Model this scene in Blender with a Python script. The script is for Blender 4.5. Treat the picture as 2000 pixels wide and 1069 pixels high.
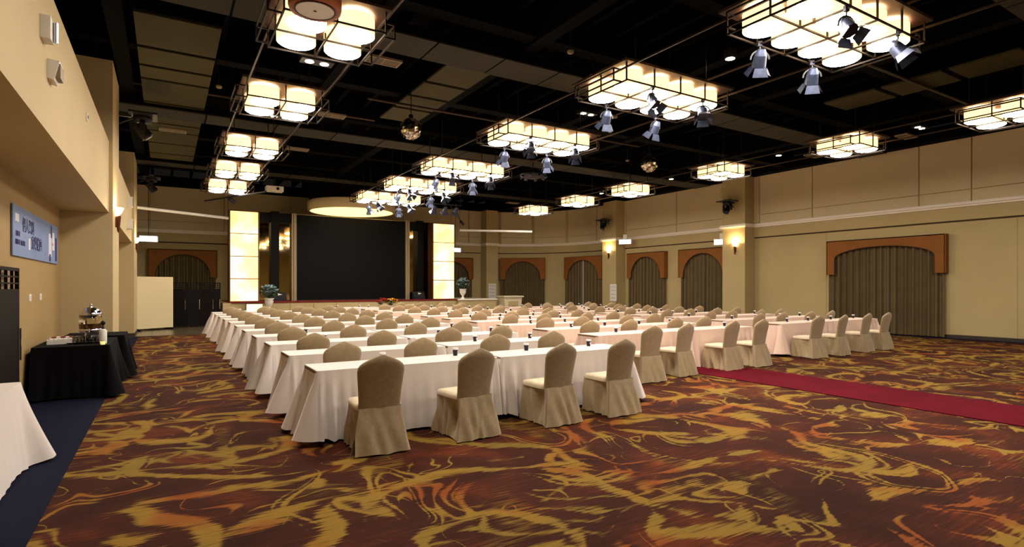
import bpy, bmesh, math, random
from math import pi, sin, cos, radians as R
from mathutils import Vector, Matrix
random.seed(7)
for o in list(bpy.data.objects): bpy.data.objects.remove(o)
S = bpy.context.scene
COL = S.collection
# ---------------------------------------------------------------- camera, world, exposure
cd = bpy.data.cameras.new('camera'); cd.sensor_width = 36; cd.lens = 19.8
cd.shift_y = 0.01275; cd.clip_start = 0.05; cd.clip_end = 200
cam = bpy.data.objects.new('camera', cd); COL.objects.link(cam)
cam.location = (0, 0, 1.62); cam.rotation_euler = (R(90), 0, R(-31.6)); S.camera = cam
W = bpy.data.worlds.new('world'); S.world = W; W.use_nodes = True
W.node_tree.nodes['Background'].inputs[0].default_value = (0.02, 0.018, 0.015, 1)
W.node_tree.nodes['Background'].inputs[1].default_value = 0.3
S.view_settings.view_transform = 'Standard'; S.view_settings.look = 'None'
S.view_settings.gamma = 1; S.view_settings.use_curve_mapping = False
S.view_settings.exposure = 0.3
LAMP_E = 39.0      # diffuser emission
SHADE_E = 1.9
H0, PZ = 5.22, 0.65          # lamp bottom height, drum pitch

# ---------------------------------------------------------------- materials
def lin(c): return tuple(((v/255)/12.92 if v/255 <= .04045 else ((v/255+.055)/1.055)**2.4) for v in c)
def mat(name, col, rough=.6, metal=0, emit=None, es=0, noise=0, nscale=8, bump=0, bscale=60, spec=.5, trans=0, sheen=0, ior=1.45):
    m = bpy.data.materials.new(name); m.use_nodes = True
    nt = m.node_tree; b = nt.nodes['Principled BSDF']
    c = lin(col) if max(col) > 1 else col
    b.inputs['Base Color'].default_value = (*c, 1); b.inputs['Roughness'].default_value = rough
    b.inputs['Metallic'].default_value = metal; b.inputs['Specular IOR Level'].default_value = spec
    b.inputs['Transmission Weight'].default_value = trans; b.inputs['IOR'].default_value = ior
    if sheen: b.inputs['Sheen Weight'].default_value = sheen
    if emit:
        e = lin(emit) if max(emit) > 1 else emit
        b.inputs['Emission Color'].default_value = (*e, 1); b.inputs['Emission Strength'].default_value = es
    if noise or bump:
        tc = nt.nodes.new('ShaderNodeTexCoord')
    if noise:
        n = nt.nodes.new('ShaderNodeTexNoise'); n.inputs['Scale'].default_value = nscale; n.inputs['Detail'].default_value = 4
        nt.links.new(tc.outputs['Object'], n.inputs['Vector'])
        r = nt.nodes.new('ShaderNodeValToRGB')
        r.color_ramp.elements[0].position = .3; r.color_ramp.elements[1].position = .7
        r.color_ramp.elements[0].color = (*[v*(1-noise) for v in c], 1)
        r.color_ramp.elements[1].color = (*[min(1, v*(1+noise)) for v in c], 1)
        nt.links.new(n.outputs['Fac'], r.inputs['Fac']); nt.links.new(r.outputs['Color'], b.inputs['Base Color'])
    if bump:
        n2 = nt.nodes.new('ShaderNodeTexNoise'); n2.inputs['Scale'].default_value = bscale; n2.inputs['Detail'].default_value = 3
        nt.links.new(tc.outputs['Object'], n2.inputs['Vector'])
        bp = nt.nodes.new('ShaderNodeBump'); bp.inputs['Strength'].default_value = bump; bp.inputs['Distance'].default_value = .02
        nt.links.new(n2.outputs['Fac'], bp.inputs['Height']); nt.links.new(bp.outputs['Normal'], b.inputs['Normal'])
    return m
M = {}
M['wall'] = mat('plaster', (182, 162, 112), .75, noise=.05, nscale=.7, bump=.05)
M['wallup'] = mat('upper_wall_panel', (206, 188, 148), .7, noise=.04, nscale=.5)  # lamp light on the upper wall put into this paler colour
M['beam'] = mat('beam_plaster', (190, 168, 122), .75, noise=.04, nscale=.8, bump=.04)
M['niche'] = mat('niche_plaster', (160, 132, 82), .75, noise=.05, nscale=.8)
M['cornice'] = mat('cornice_paint', (238, 228, 210), .5)
M['groove'] = mat('groove_shadow_gap', (70, 50, 28), .9)
M['black'] = mat('black_paint', (6, 6, 7), .9, spec=.08, noise=.2, nscale=2)
M['joist'] = mat('joist_paint', (5, 5, 6), .9, spec=.08, noise=.2, nscale=3)
M['duct'] = mat('duct_panel', (56, 50, 8), .8, noise=.12, nscale=1.2)
M['duct2'] = mat('transverse_duct_panel', (34, 31, 10), .8, noise=.2, nscale=1.2)
M['rail'] = mat('bronze_rail', (60, 46, 30), .4, metal=.6)
M['frame'] = mat('bronze_frame', (34, 25, 18), .45, metal=.5)
M['plate'] = mat('wood_plate', (52, 28, 14), .6, noise=.2, nscale=6)
M['shade'] = mat('lamp_shade_fabric', (235, 205, 150), .7, emit=(255, 208, 140), es=SHADE_E)
M['diff'] = mat('lamp_diffuser', (250, 245, 235), .5, emit=(255, 246, 236), es=LAMP_E)
M['down'] = mat('downlight_lens', (255, 250, 235), .4, emit=(255, 240, 205), es=30)
M['metal'] = mat('cast_metal', (58, 64, 82), .4, metal=.6, noise=.2, nscale=20)
M['dark'] = mat('dark_metal', (22, 22, 26), .45, metal=.3)
M['glassball'] = mat('mirror_facet', (190, 185, 170), .12, metal=1)
M['white'] = mat('white_plastic', (226, 222, 212), .5)
M['vent'] = mat('vent_metal', (136, 120, 94), .55)
M['vent2'] = mat('vent_slot', (70, 60, 44), .7)
M['val'] = mat('valance_fabric', (134, 80, 22), .8, noise=.1, nscale=3, bump=.2, bscale=200)
M['curt'] = mat('curtain_fabric', (100, 83, 50), .85, noise=.12, nscale=2, bump=.2, bscale=200)
M['cloth_pink_lit'] = mat('tablecloth_pink_lit', (228, 198, 178), .75, bump=.1, bscale=250, sheen=.2)  # same white cloth, pinkish light put into its colour
def pleat_shade_stripe(m, amt):  # woven stripes that also paint the light and dark of the pleats
    nt = m.node_tree; b = nt.nodes['Principled BSDF']; src = b.inputs['Base Color'].links[0].from_socket
    tc = nt.nodes.new('ShaderNodeTexCoord'); wv = nt.nodes.new('ShaderNodeTexWave'); wv.inputs['Scale'].default_value = 2.9; wv.inputs['Distortion'].default_value = .4
    nt.links.new(tc.outputs['Object'], wv.inputs['Vector'])
    mx = nt.nodes.new('ShaderNodeMix'); mx.data_type = 'RGBA'; mx.blend_type = 'MULTIPLY'; mx.inputs[0].default_value = 1
    r = nt.nodes.new('ShaderNodeMapRange'); r.inputs[3].default_value = 1-amt; r.inputs[4].default_value = 1+amt*.4
    nt.links.new(wv.outputs['Fac'], r.inputs[0]); nt.links.new(src, mx.inputs[6]); nt.links.new(r.outputs[0], mx.inputs[7]); nt.links.new(mx.outputs[2], b.inputs['Base Color'])
pleat_shade_stripe(M['curt'], .45)
M['sheer'] = mat('sheer_curtain', (170, 165, 150), .85)
M['cloth'] = mat('tablecloth_linen', (222, 211, 202), .75, bump=.1, bscale=250, sheen=.2)
M['cover'] = mat('chair_damask_shaded', (164, 142, 106), .72, noise=.10, nscale=26, bump=.25, bscale=120, sheen=.2)  # backs and skirts: shade put into a darker copy of the seat cloth
M['seat'] = mat('seat_damask_lit', (224, 206, 172), .7, noise=.06, nscale=26, bump=.2, bscale=120, sheen=.2)  # lit copy of the chair cover, overhead light put into its colour
M['blackcloth'] = mat('black_cloth', (9, 8, 10), .85, spec=.1, noise=.2, nscale=4)
M['navy'] = mat('navy_carpet', (20, 22, 40), .95, noise=.2, nscale=30, spec=.1)
M['red'] = mat('red_carpet', (88, 5, 22), .95, noise=.14, nscale=1.6, spec=.1, bump=.2, bscale=300)
M['cupb'] = mat('navy_paper', (18, 20, 44), .4)
M['cupw'] = mat('white_paper', (235, 232, 228), .5)
M['base'] = mat('dark_baseboard', (50, 38, 30), .5)
M['tile'] = mat('stone_tile', (84, 72, 54), .25, noise=.15, nscale=3)
M['grout'] = mat('stone_tile_grout', (40, 34, 26), .6)
M['screen'] = mat('led_screen', (6, 6, 7), .55, spec=.12)
M['mirror'] = mat('bronze_mirror', (150, 128, 84), .04, metal=1)
M['pil'] = mat('black_pillar', (10, 8, 7), .5, spec=.12)
M['strip'] = mat('beige_strip', (150, 132, 98), .5)
M['stage'] = mat('stage_front_panel', (180, 160, 112), .6, noise=.05, nscale=2)
M['stagetop'] = mat('stage_top_stone', (214, 202, 168), .4)
M['redtop'] = mat('stage_red_carpet', (120, 18, 26), .9)
M['board'] = mat('white_partition', (206, 190, 148), .55)
M['darkwood'] = mat('dark_lacquer_wood', (16, 11, 9), .6, spec=.12, noise=.2, nscale=5)
M['chrome'] = mat('chrome', (200, 200, 205), .12, metal=1)
M['glass'] = mat('clear_glass', (232, 226, 206), .03, trans=1, ior=1.45)
M['tea'] = mat('amber_drink', (120, 78, 22), .1, trans=.7, ior=1.33)
M['paper'] = mat('white_paper_sheet', (226, 222, 214), .6)
M['redpaper'] = mat('red_cover', (150, 34, 30), .5)
M['yellow'] = mat('yellow_wax', (235, 220, 120), .5, emit=(255, 235, 150), es=.6)
M['leg'] = mat('chair_leg_enamel', (24, 30, 50), .4, metal=.4)
M['wood'] = mat('trestle_wood', (120, 90, 60), .6)
M['sconce'] = mat('sconce_glass', (255, 235, 180), .4, emit=(255, 214, 130), es=16)
M['sbase'] = mat('sconce_bracket', (84, 44, 14), .5, metal=.3)
M['exit'] = mat('lit_sign_face', (240, 240, 255), .4, emit=(222, 222, 255), es=5)
M['blue'] = mat('banner_blue', (120, 140, 180), .6, noise=.12, nscale=1.5)
M['btext'] = mat('banner_ink', (38, 34, 96), .6)
M['bpale'] = mat('banner_pale_ink', (214, 216, 226), .6)
M['bpink'] = mat('banner_pink_ink', (200, 140, 160), .6)
M['petalb'] = mat('pale_blue_petal', (190, 215, 222), .7, noise=.3, nscale=20)
M['leafg'] = mat('green_leaf', (84, 110, 78), .6, noise=.3, nscale=20)
M['petalr'] = mat('red_petal', (170, 30, 16), .6)
M['petaly'] = mat('yellow_petal', (230, 160, 30), .6)
M['lens'] = mat('blue_lens', (34, 36, 60), .15)

# stage light pillar: emissive panels, glow varied by noise between amber and pale yellow
def lit_panel_mat():
    m = bpy.data.materials.new('lit_onyx_panel'); m.use_nodes = True; nt = m.node_tree; b = nt.nodes['Principled BSDF']
    tc = nt.nodes.new('ShaderNodeTexCoord'); n = nt.nodes.new('ShaderNodeTexNoise'); n.inputs['Scale'].default_value = 1.1
    nt.links.new(tc.outputs['Object'], n.inputs['Vector'])
    r = nt.nodes.new('ShaderNodeValToRGB'); r.color_ramp.elements[0].position = .38; r.color_ramp.elements[1].position = .6
    r.color_ramp.elements[0].color = (1, .62, .17, 1); r.color_ramp.elements[1].color = (1, .86, .5, 1)
    nt.links.new(n.outputs['Fac'], r.inputs['Fac']); nt.links.new(r.outputs['Color'], b.inputs['Emission Color'])
    b.inputs['Emission Strength'].default_value = 1.25
    b.inputs['Base Color'].default_value = (.8, .7, .45, 1)
    return m
M['onyx'] = lit_panel_mat()

def carpet_mat():
    m = bpy.data.materials.new('swirl_carpet'); m.use_nodes = True; nt = m.node_tree; L = nt.links
    b = nt.nodes['Principled BSDF']; b.inputs['Roughness'].default_value = .95; b.inputs['Specular IOR Level'].default_value = .1
    N = lambda t: nt.nodes.new(t)
    tc = N('ShaderNodeTexCoord')
    def noise(v, sc, det=2, dist=0, off=(0, 0, 0), rough=.5):
        mp = N('ShaderNodeMapping'); mp.inputs['Location'].default_value = off; L.new(v, mp.inputs['Vector'])
        n = N('ShaderNodeTexNoise'); n.inputs['Scale'].default_value = sc; n.inputs['Detail'].default_value = det
        n.inputs['Distortion'].default_value = dist; n.inputs['Roughness'].default_value = rough
        L.new(mp.outputs[0], n.inputs['Vector']); return n
    def math_(op, a, c=None, d=None, clamp=False):
        n = N('ShaderNodeMath'); n.operation = op; n.use_clamp = clamp
        for i, v in enumerate((a, c, d)):
            if v is None: continue
            if isinstance(v, (int, float)): n.inputs[i].default_value = v
            else: L.new(v, n.inputs[i])
        return n.outputs[0]
    def mr(v, a, c, lo=0, hi=1):
        n = N('ShaderNodeMapRange'); n.interpolation_type = 'SMOOTHSTEP'
        n.inputs[1].default_value = a; n.inputs[2].default_value = c; n.inputs[3].default_value = lo; n.inputs[4].default_value = hi
        L.new(v, n.inputs[0]); return n.outputs[0]
    P = tc.outputs['Object']
    # warp
    w = noise(P, .8, 1)
    sub = N('ShaderNodeVectorMath'); sub.operation = 'SUBTRACT'; L.new(w.outputs['Color'], sub.inputs[0]); sub.inputs[1].default_value = (.5, .5, .5)
    scl = N('ShaderNodeVectorMath'); scl.operation = 'SCALE'; L.new(sub.outputs[0], scl.inputs[0]); scl.inputs['Scale'].default_value = 1.1
    add = N('ShaderNodeVectorMath'); add.operation = 'ADD'; L.new(P, add.inputs[0]); L.new(scl.outputs[0], add.inputs[1])
    Q = add.outputs[0]
    # hatch along one diagonal, used to fray the brush strokes
    mp = N('ShaderNodeMapping'); mp.inputs['Rotation'].default_value = (0, 0, R(-52)); mp.inputs['Scale'].default_value = (3.0, 46, 1); L.new(P, mp.inputs['Vector'])
    hn = N('ShaderNodeTexNoise'); hn.inputs['Scale'].default_value = 1.0; hn.inputs['Detail'].default_value = 2; L.new(mp.outputs[0], hn.inputs['Vector'])
    hatch = math_('SUBTRACT', hn.outputs['Fac'], .5)
    # looping strokes: broken rings round scattered centres, plus contour strands of warped noise
    fine = noise(P, 4, 3, 0, (1, 5, 0)).outputs['Fac']
    edge = math_('ADD', math_('MULTIPLY', math_('SUBTRACT', fine, .5), .16), math_('MULTIPLY', hatch, .20))
    def rings(scale, k, gs, goff, thr, wmax, gain):
        vo = N('ShaderNodeTexVoronoi'); vo.voronoi_dimensions = '2D'; vo.feature = 'F1'; vo.inputs['Scale'].default_value = scale; vo.inputs['Randomness'].default_value = 1
        mpv = N('ShaderNodeMapping'); mpv.inputs['Location'].default_value = goff; L.new(Q, mpv.inputs['Vector']); L.new(mpv.outputs[0], vo.inputs['Vector'])
        ring = math_('ABSOLUTE', math_('SUBTRACT', math_('FRACT', math_('MULTIPLY', vo.outputs['Distance'], k)), .5))
        g = noise(P, gs, 1, .4, goff).outputs['Fac']
        wid = math_('MINIMUM', math_('MULTIPLY', math_('SUBTRACT', g, thr), gain), wmax)
        return mr(math_('ADD', math_('SUBTRACT', wid, ring), edge), -.015, .045)
    def strands(sc, lvl, gs, goff, thr, wmax, gain, dist):
        c = noise(Q, sc, 1, dist, goff).outputs['Fac']
        r_ = math_('ABSOLUTE', math_('SUBTRACT', c, lvl))
        g = noise(P, gs, 1, 0, (goff[1], goff[0], 0)).outputs['Fac']
        wid = math_('MINIMUM', math_('MULTIPLY', math_('SUBTRACT', g, thr), gain), wmax)
        return mr(math_('ADD', math_('SUBTRACT', wid, r_), math_('MULTIPLY', edge, .16)), -.004, .010)
    parts = [rings(.27, 3.6, .8, (9, 21, 0), .47, .085, .9), rings(.50, 2.6, 1.1, (4, 9, 0), .46, .115, 1.1), rings(.95, 1.7, 1.5, (14, 2, 0), .55, .13, 1.0),
             strands(.7, .50, 1.0, (2, 6, 0), .45, .018, .13, .8), strands(.7, .455, 1.0, (2, 6, 0), .48, .010, .10, .8),
             strands(1.15, .53, 1.3, (12, 4, 0), .49, .018, .13, 1.2), strands(.9, .47, 1.2, (22, 14, 0), .47, .017, .15, .6)]
    gold = parts[0]
    for p_ in parts[1:]: gold = math_('MAXIMUM', gold, p_)
    # feathered hatch patches
    pt = noise(Q, 1.0, 2, .5, (31, 7, 0)).outputs['Fac']
    patch = math_('MULTIPLY', mr(pt, .58, .72), mr(hatch, -.06, .08))
    gold = math_('MAXIMUM', math_('MULTIPLY', gold, mr(hatch, -.2, -.05, .55, 1)), math_('MULTIPLY', patch, .6))
    # base: maroon-brown with streaks
    bm = noise(P, 1.2, 3, .5, (3, 3, 0)).outputs['Fac']
    rb = N('ShaderNodeValToRGB'); L.new(math_('ADD', bm, math_('MULTIPLY', hatch, .5)), rb.inputs['Fac'])
    rb.color_ramp.elements[0].position = .32; rb.color_ramp.elements[0].color = (*lin((50, 24, 14)), 1)
    rb.color_ramp.elements[1].position = .75; rb.color_ramp.elements[1].color = (*lin((100, 46, 20)), 1)
    e = rb.color_ramp.elements.new(.55); e.color = (*lin((66, 30, 18)), 1)
    gm = noise(P, .9, 2, 0, (8, 1, 0)).outputs['Fac']
    rg = N('ShaderNodeValToRGB'); L.new(gm, rg.inputs['Fac'])
    rg.color_ramp.elements[0].position = .36; rg.color_ramp.elements[0].color = (*lin((132, 70, 28)), 1)
    rg.color_ramp.elements[1].position = .46; rg.color_ramp.elements[1].color = (*lin((140, 106, 40)), 1)
    e = rg.color_ramp.elements.new(.66); e.color = (*lin((126, 102, 42)), 1)
    mx = N('ShaderNodeMix'); mx.data_type = 'RGBA'; L.new(gold, mx.inputs[0]); L.new(rb.outputs['Color'], mx.inputs[6]); L.new(rg.outputs['Color'], mx.inputs[7])
    L.new(mx.outputs[2], b.inputs['Base Color'])
    pn = noise(P, 160, 2); bp = N('ShaderNodeBump'); bp.inputs['Strength'].default_value = .3; bp.inputs['Distance'].default_value = .01
    L.new(pn.outputs['Fac'], bp.inputs['Height']); L.new(bp.outputs['Normal'], b.inputs['Normal'])
    return m
M['carpet'] = carpet_mat()

# ---------------------------------------------------------------- mesh helpers
class MB:
    def __init__(s): s.v = []; s.f = []; s.sm = []; s.mi = []; s.mats = []
    def _m(s, m):
        if m is None: return 0
        if m not in s.mats: s.mats.append(m)
        return s.mats.index(m)
    def add(s, vs, fs, smooth=False, m=None):
        b = len(s.v); k = s._m(m); s.v += [tuple(v) for v in vs]
        for f in fs: s.f.append(tuple(i+b for i in f)); s.sm.append(smooth); s.mi.append(k)
        return s
    def box(s, x0, x1, y0, y1, z0, z1, m=None):
        vs = [(x, y, z) for z in (z0, z1) for y in (y0, y1) for x in (x0, x1)]
        return s.add(vs, [(0, 2, 3, 1), (4, 5, 7, 6), (0, 1, 5, 4), (2, 6, 7, 3), (0, 4, 6, 2), (1, 3, 7, 5)], m=m)
    def loft(s, rings, cap=True, smooth=True, closed=True, m=None):
        n = len(rings[0]); vs = [v for r in rings for v in r]; fs = []
        for i in range(len(rings)-1):
            for j in range(n if closed else n-1):
                k = (j+1) % n; fs.append((i*n+j, i*n+k, (i+1)*n+k, (i+1)*n+j))
        s.add(vs, fs, smooth, m)
        if cap:
            s.add(rings[0], [tuple(range(n))[::-1]], False, m); s.add(rings[-1], [tuple(range(n))], False, m)
        return s
    def lathe(s, prof, n=16, c=(0, 0, 0), m=None, cap=False, smooth=True):
        rings = [[(c[0]+r*cos(2*pi*i/n), c[1]+r*sin(2*pi*i/n), c[2]+z) for i in range(n)] for r, z in prof]
        return s.loft(rings, cap, smooth, m=m)
    def tube(s, a, b, r, n=6, r2=None, m=None):
        a = Vector(a); b = Vector(b); d = (b-a).normalized()
        u = d.orthogonal().normalized(); w = d.cross(u); r2 = r if r2 is None else r2
        return s.loft([[a+r*(cos(2*pi*i/n)*u+sin(2*pi*i/n)*w) for i in range(n)], [b+r2*(cos(2*pi*i/n)*u+sin(2*pi*i/n)*w) for i in range(n)]], True, True, m=m)
    def bar(s, a, b, t, m=None):
        a = Vector(a); b = Vector(b); d = (b-a).normalized()
        up = Vector((0, 0, 1)) if abs(d.z) < .9 else Vector((0, 1, 0))
        u = d.cross(up).normalized()*t/2; w = d.cross(u).normalized()*t/2
        return s.loft([[a+u+w, a-u+w, a-u-w, a+u-w], [b+u+w, b-u+w, b-u-w, b+u-w]], True, False, m=m)
    def arc(s, c, r, a0, a1, t, ax='xz', n=10, m=None):
        pts = []
        for i in range(n+1):
            a = a0+(a1-a0)*i/n
            d = (cos(a)*r, sin(a)*r)
            pts.append((c[0]+d[0], c[1], c[2]+d[1]) if ax == 'xz' else (c[0], c[1]+d[0], c[2]+d[1]))
        for p, q in zip(pts, pts[1:]): s.bar(p, q, t, m)
        return s
    def prism(s, poly, y0, y1, m=None):   # poly in x,z ; extruded in y
        n = len(poly)
        vs = [(x, y0, z) for x, z in poly]+[(x, y1, z) for x, z in poly]
        fs = [(j, (j+1) % n, n+(j+1) % n, n+j) for j in range(n)]
        return s.add(vs, fs, False, m)
    def mesh(s, name, default=None):
        me = bpy.data.meshes.new(name); me.from_pydata(s.v, [], s.f)
        mats = s.mats or ([default] if default else [])
        for k in mats: me.materials.append(k)
        me.polygons.foreach_set('use_smooth', s.sm)
        if s.mats: me.polygons.foreach_set('material_index', s.mi)
        bm = bmesh.new(); bm.from_mesh(me); bmesh.ops.recalc_face_normals(bm, faces=bm.faces); bm.to_mesh(me); bm.free()
        me.update(); return me
    def build(s, name, m=None, parent=None):
        o = bpy.data.objects.new(name, s.mesh(name, m)); COL.objects.link(o)
        if parent: o.parent = parent
        return o
def inst(name, me, parent=None, loc=(0, 0, 0), rz=0):
    o = bpy.data.objects.new(name, me); COL.objects.link(o); o.location = loc; o.rotation_euler = (0, 0, rz)
    if parent: o.parent = parent
    return o
def thing(name, label, cat, loc=(0, 0, 0), rz=0, group=None):
    o = bpy.data.objects.new(name, None); COL.objects.link(o); o.empty_display_size = .1
    o.location = loc; o.rotation_euler = (0, 0, rz); o['label'] = label; o['category'] = cat
    if group: o['group'] = group
    return o
def tag(o, label, cat, group=None, loc=None, rz=None):
    o['label'] = label; o['category'] = cat
    if group: o['group'] = group
    if loc: o.location = loc
    if rz is not None: o.rotation_euler = (0, 0, rz)
    return o
def struct(o): o['kind'] = 'structure'; return o
def stuff(o): o['kind'] = 'stuff'; return o
def copy_tree(o, parent=None):
    c = o.copy(); COL.objects.link(c)
    if parent: c.parent = parent
    for ch in [k for k in o.children]: copy_tree(ch, c)
    return c
ORD = ['first', 'second', 'third', 'fourth', 'fifth', 'sixth', 'seventh', 'eighth', 'ninth', 'tenth', 'eleventh', 'twelfth']

# ================================================================ ROOM SHELL
XR, YB, CZ = 21.0, 30.3, 6.2
AC, AR = (15.5, 24.8), 5.5        # rounded corner
fl = struct(MB().box(-.74, XR, -6, YB, -.1, 0).build('floor', M['carpet']))
nv = struct(MB().box(-4, -.74, -6, 21.8, -.1, .002).build('trim_1', M['navy'])); nv['label'] = 'navy carpet border along the alcove wall'
nv = struct(MB().box(XR-.42, XR-.02, -6, 24.5, .001, .006).build('trim_2', M['navy']))
tf = struct(MB().box(-4, 2.6, 21.8, YB, -.09, .003).build('floor_tiles', M['grout']))
tm = MB().box(.004, .596, .004, .596, .003, .009).mesh('tile', M['tile'])
for i in range(9):
    for j in range(13):
        x = -2.8+i*.6; y = 21.85+j*.6
        if x+.6 < 2.6: inst('tile', tm, tf, (x, y, 0))
rc = MB().box(8.42, 9.82, -1, 24.6, .002, .012).build('aisle_carpet', M['red'])
tag(rc, 'long crimson carpet runner laid across the patterned floor and under the tables', 'carpet runner')

def arcpts(off, n=22):
    r = AR-off
    return [(AC[0]+r*cos(a), AC[1]+r*sin(a)) for a in [pi/2*i/n for i in range(n+1)]]
def wallstrip(name, pts_fn, z0, z1, off0, off1, m, parent=None):
    a = pts_fn(off0); b = pts_fn(off1); mb = MB()
    rings = [[(p[0], p[1], z0), (q[0], q[1], z0), (q[0], q[1], z1), (p[0], p[1], z1)] for p, q in zip(a, b)]
    mb.loft(rings, True, False); return mb.build(name, m, parent)
segs = {'right': lambda o: [(XR-o, -6), (XR-o, AC[1])], 'corner': lambda o: arcpts(o), 'back': lambda o: [(AC[0], YB-o), (-4, YB-o)]}
wroot = {}
for k, fn in segs.items():
    w = struct(wallstrip('wall_'+k, fn, 0, 6.6, -.25, 0, M['wall'])); wroot[k] = w
    wallstrip('wall_band', fn, 3.68, 4.08, 0, .05, M['wall'], w)
    wallstrip('groove', fn, 3.63, 3.68, 0, .012, M['groove'], w)  # shade of the reveal painted as a dark strip on the wall face
    wallstrip('cornice', fn, 4.08, 4.14, 0, .10, M['cornice'], w)
    wallstrip('cornice', fn, 4.14, 4.20, 0, .16, M['cornice'], w)
    wallstrip('cornice', fn, 4.20, 4.24, 0, .07, M['cornice'], w)
    wallstrip('soffit', fn, 6.2, 6.62, 0, .45, M['black'], w)
    bb = struct(wallstrip('baseboard_'+k, fn, 0, .11, 0, .025, M['base']))
def panels(k, cuts, lows, t=.045):
    for i in range(len(cuts)-1):
        a, b = cuts[i]+.018, cuts[i+1]-.018
        zs = [(4.245, lows[i]-.014), (lows[i]+.014, 6.19)] if lows[i] else [(4.245, 6.19)]
        for z0, z1 in zs:
            if k == 'right': MB().box(XR-t, XR, a, b, z0, z1).build('upper_panel', M['wallup'], wroot[k])
            elif k == 'back': MB().box(a, b, YB-t, YB, z0, z1).build('upper_panel', M['wallup'], wroot[k])
            else:
                rr = []
                for q in range(7):
                    an = a+(b-a)*q/6
                    for_ = [(AC[0]+r*cos(an), AC[1]+r*sin(an)) for r in (AR, AR-t)]
                    rr.append([(for_[0][0], for_[0][1], z0), (for_[1][0], for_[1][1], z0), (for_[1][0], for_[1][1], z1), (for_[0][0], for_[0][1], z1)])
                MB().loft(rr, True, False).build('upper_panel', M['wallup'], wroot[k])
panels('right', [-5.9, -2, 1.6, 4.6, 7.29, 8.7, 12.26, 14.5, 16.0, 18.95, 22.4, 24.8], [0, 4.6, 4.6, 4.6, 4.6, 4.6, 4.6, 0, 4.62, 4.62, 0])
panels('corner', [0, .42, .82, 1.2, pi/2], [4.62]*4)
panels('back', [-3.9, -.6, 2.4, 5.4, 8.4, 11.4, 14.4, 15.5], [4.62]*7)
# lower wall flush panels with fine joints on the window wall
for i, (y0, y1) in enumerate([(-5.9, 1.2), (1.22, 4.0), (4.02, 6.2), (6.22, 7.75), (11.75, 14.4)]):
    MB().box(XR-.012, XR, y0, y1-.012, .12, 3.62).build('lower_panel', M['wall'], wroot['right'])

# pillars on the window wall and rear wall
def pillar(name, x0, x1, y0, y1):
    p = struct(MB().box(x0, x1, y0, y1, 0, 6.2).build(name, M['wall']))
    e = .09
    for z0, z1, d in ((4.08, 4.13, e*.5), (4.13, 4.20, e), (4.2, 4.23, e*.6)):
        MB().box(x0-d, x1+d, y0-d, y1+d, z0, z1).build('cornice', M['cornice'], p)
    MB().box(x0-.02, x1+.02, y0-.02, y1+.02, 0, .12).build('baseboard', M['base'], p)
    return p
pillar('wall_pillar', 20.35, 21.05, 14.75, 15.85)
pillar('wall_pillar', 20.35, 21.05, 22.55, 23.65)
pillar('wall_pillar', 16.35, 17.15, 29.5, 30.3)

# alcove side
bk = struct(MB().box(-1.9, -1.67, -6, 22.1, 0, 3.05).build('wall_left', M['niche']))
MB().box(-1.67, -1.65, -6, 13.35, 0, .1).build('baseboard', M['base'], bk)
bm_ = struct(MB().box(-1.9, -.93, -6, 24.3, 3.05, 4.42).build('wall_left_upper', M['beam']))
for y0, y1 in ((13.35, 15.0), (22.1, 24.3)):
    p = struct(MB().box(-1.9, -.87, y0, y1, 0, 6.0).build('wall_pillar', M['beam']))
    MB().box(-1.9, -.85, y0-.02, y1+.02, 0, .1).build('baseboard', M['base'], p)
struct(MB().box(-2.6, -2.4, -6, 24.3, 3, 7.1).build('wall_left_recess', M['black']))
struct(MB().box(-4.1, -3.9, 20, YB, 0, 6.6).build('wall_left_rear', M['wall']))
struct(MB().box(-4, -1.88, 24.1, 24.3, 0, 6.6).build('wall_left_return', M['wall']))
struct(MB().box(-4, XR+.3, -6.2, -6, 0, 7).build('wall_front', M['wall']))
# ceiling
cl = struct(MB().box(-4, XR+.3, -6.2, YB+.3, 7.05, 7.2).build('ceiling', M['black']))
jm = MB().box(-.05, .05, -6, YB, 6.66, 7.05).mesh('joist', M['joist'])
for i in range(31): inst('joist', jm, cl, (-2+i*.75, 0, 0))
jm = MB().box(-2.4, XR, -.16, .16, 6.30, 7.05).mesh('girder', M['joist'])
for y in (-3.4, .2, 6.3, 8.9, 13.2, 16.0, 20.4, 23.1, 26.2): inst('girder', jm, cl, (0, y, 0))
jm = MB().box(-.14, .14, -6, YB, 6.25, 7.05).mesh('girder', M['joist'])
for x in (-.75, 3.2, 6.1, 9.8, 12.6, 17.3): inst('girder', jm, cl, (x, 0, 0))
# olive duct boards: transverse runs
def ductx(y0, y1, z, cuts, lab):
    t = thing('air_duct', lab, 'duct', (0, 0, 0), 0, 'olive ducts under the black ceiling')
    MB().box(cuts[0], cuts[-1], y0+.03, y1-.03, z+.02, z+.22).build('duct_body', M['black'], t)
    for a, b in zip(cuts, cuts[1:]):
        MB().box(a+.02, b-.02, y0, y1, z, z+.03).build('duct_panel', M['duct2'], t)
c = [-1.1, .9, 2.6, 4.2, 5.6, 6.9, 8.4, 9.9, 11.3, 12.8, 14.2, 15.6, 17, 18.6, 20.3]
ductx(9.35, 10.2, 6.02, c, 'olive boarded duct crossing the ceiling between the two lamp rows nearest the camera')
ductx(16.4, 17.3, 6.02, c, 'olive boarded duct crossing mid ceiling beyond the mirror balls')
ductx(23.5, 24.2, 6.02, c, 'olive boarded duct crossing the ceiling just before the stage')
ductx(2.3, 3.5, 6.02, c[4:], 'olive boarded duct overhead in the top corner above the window wall')
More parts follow.
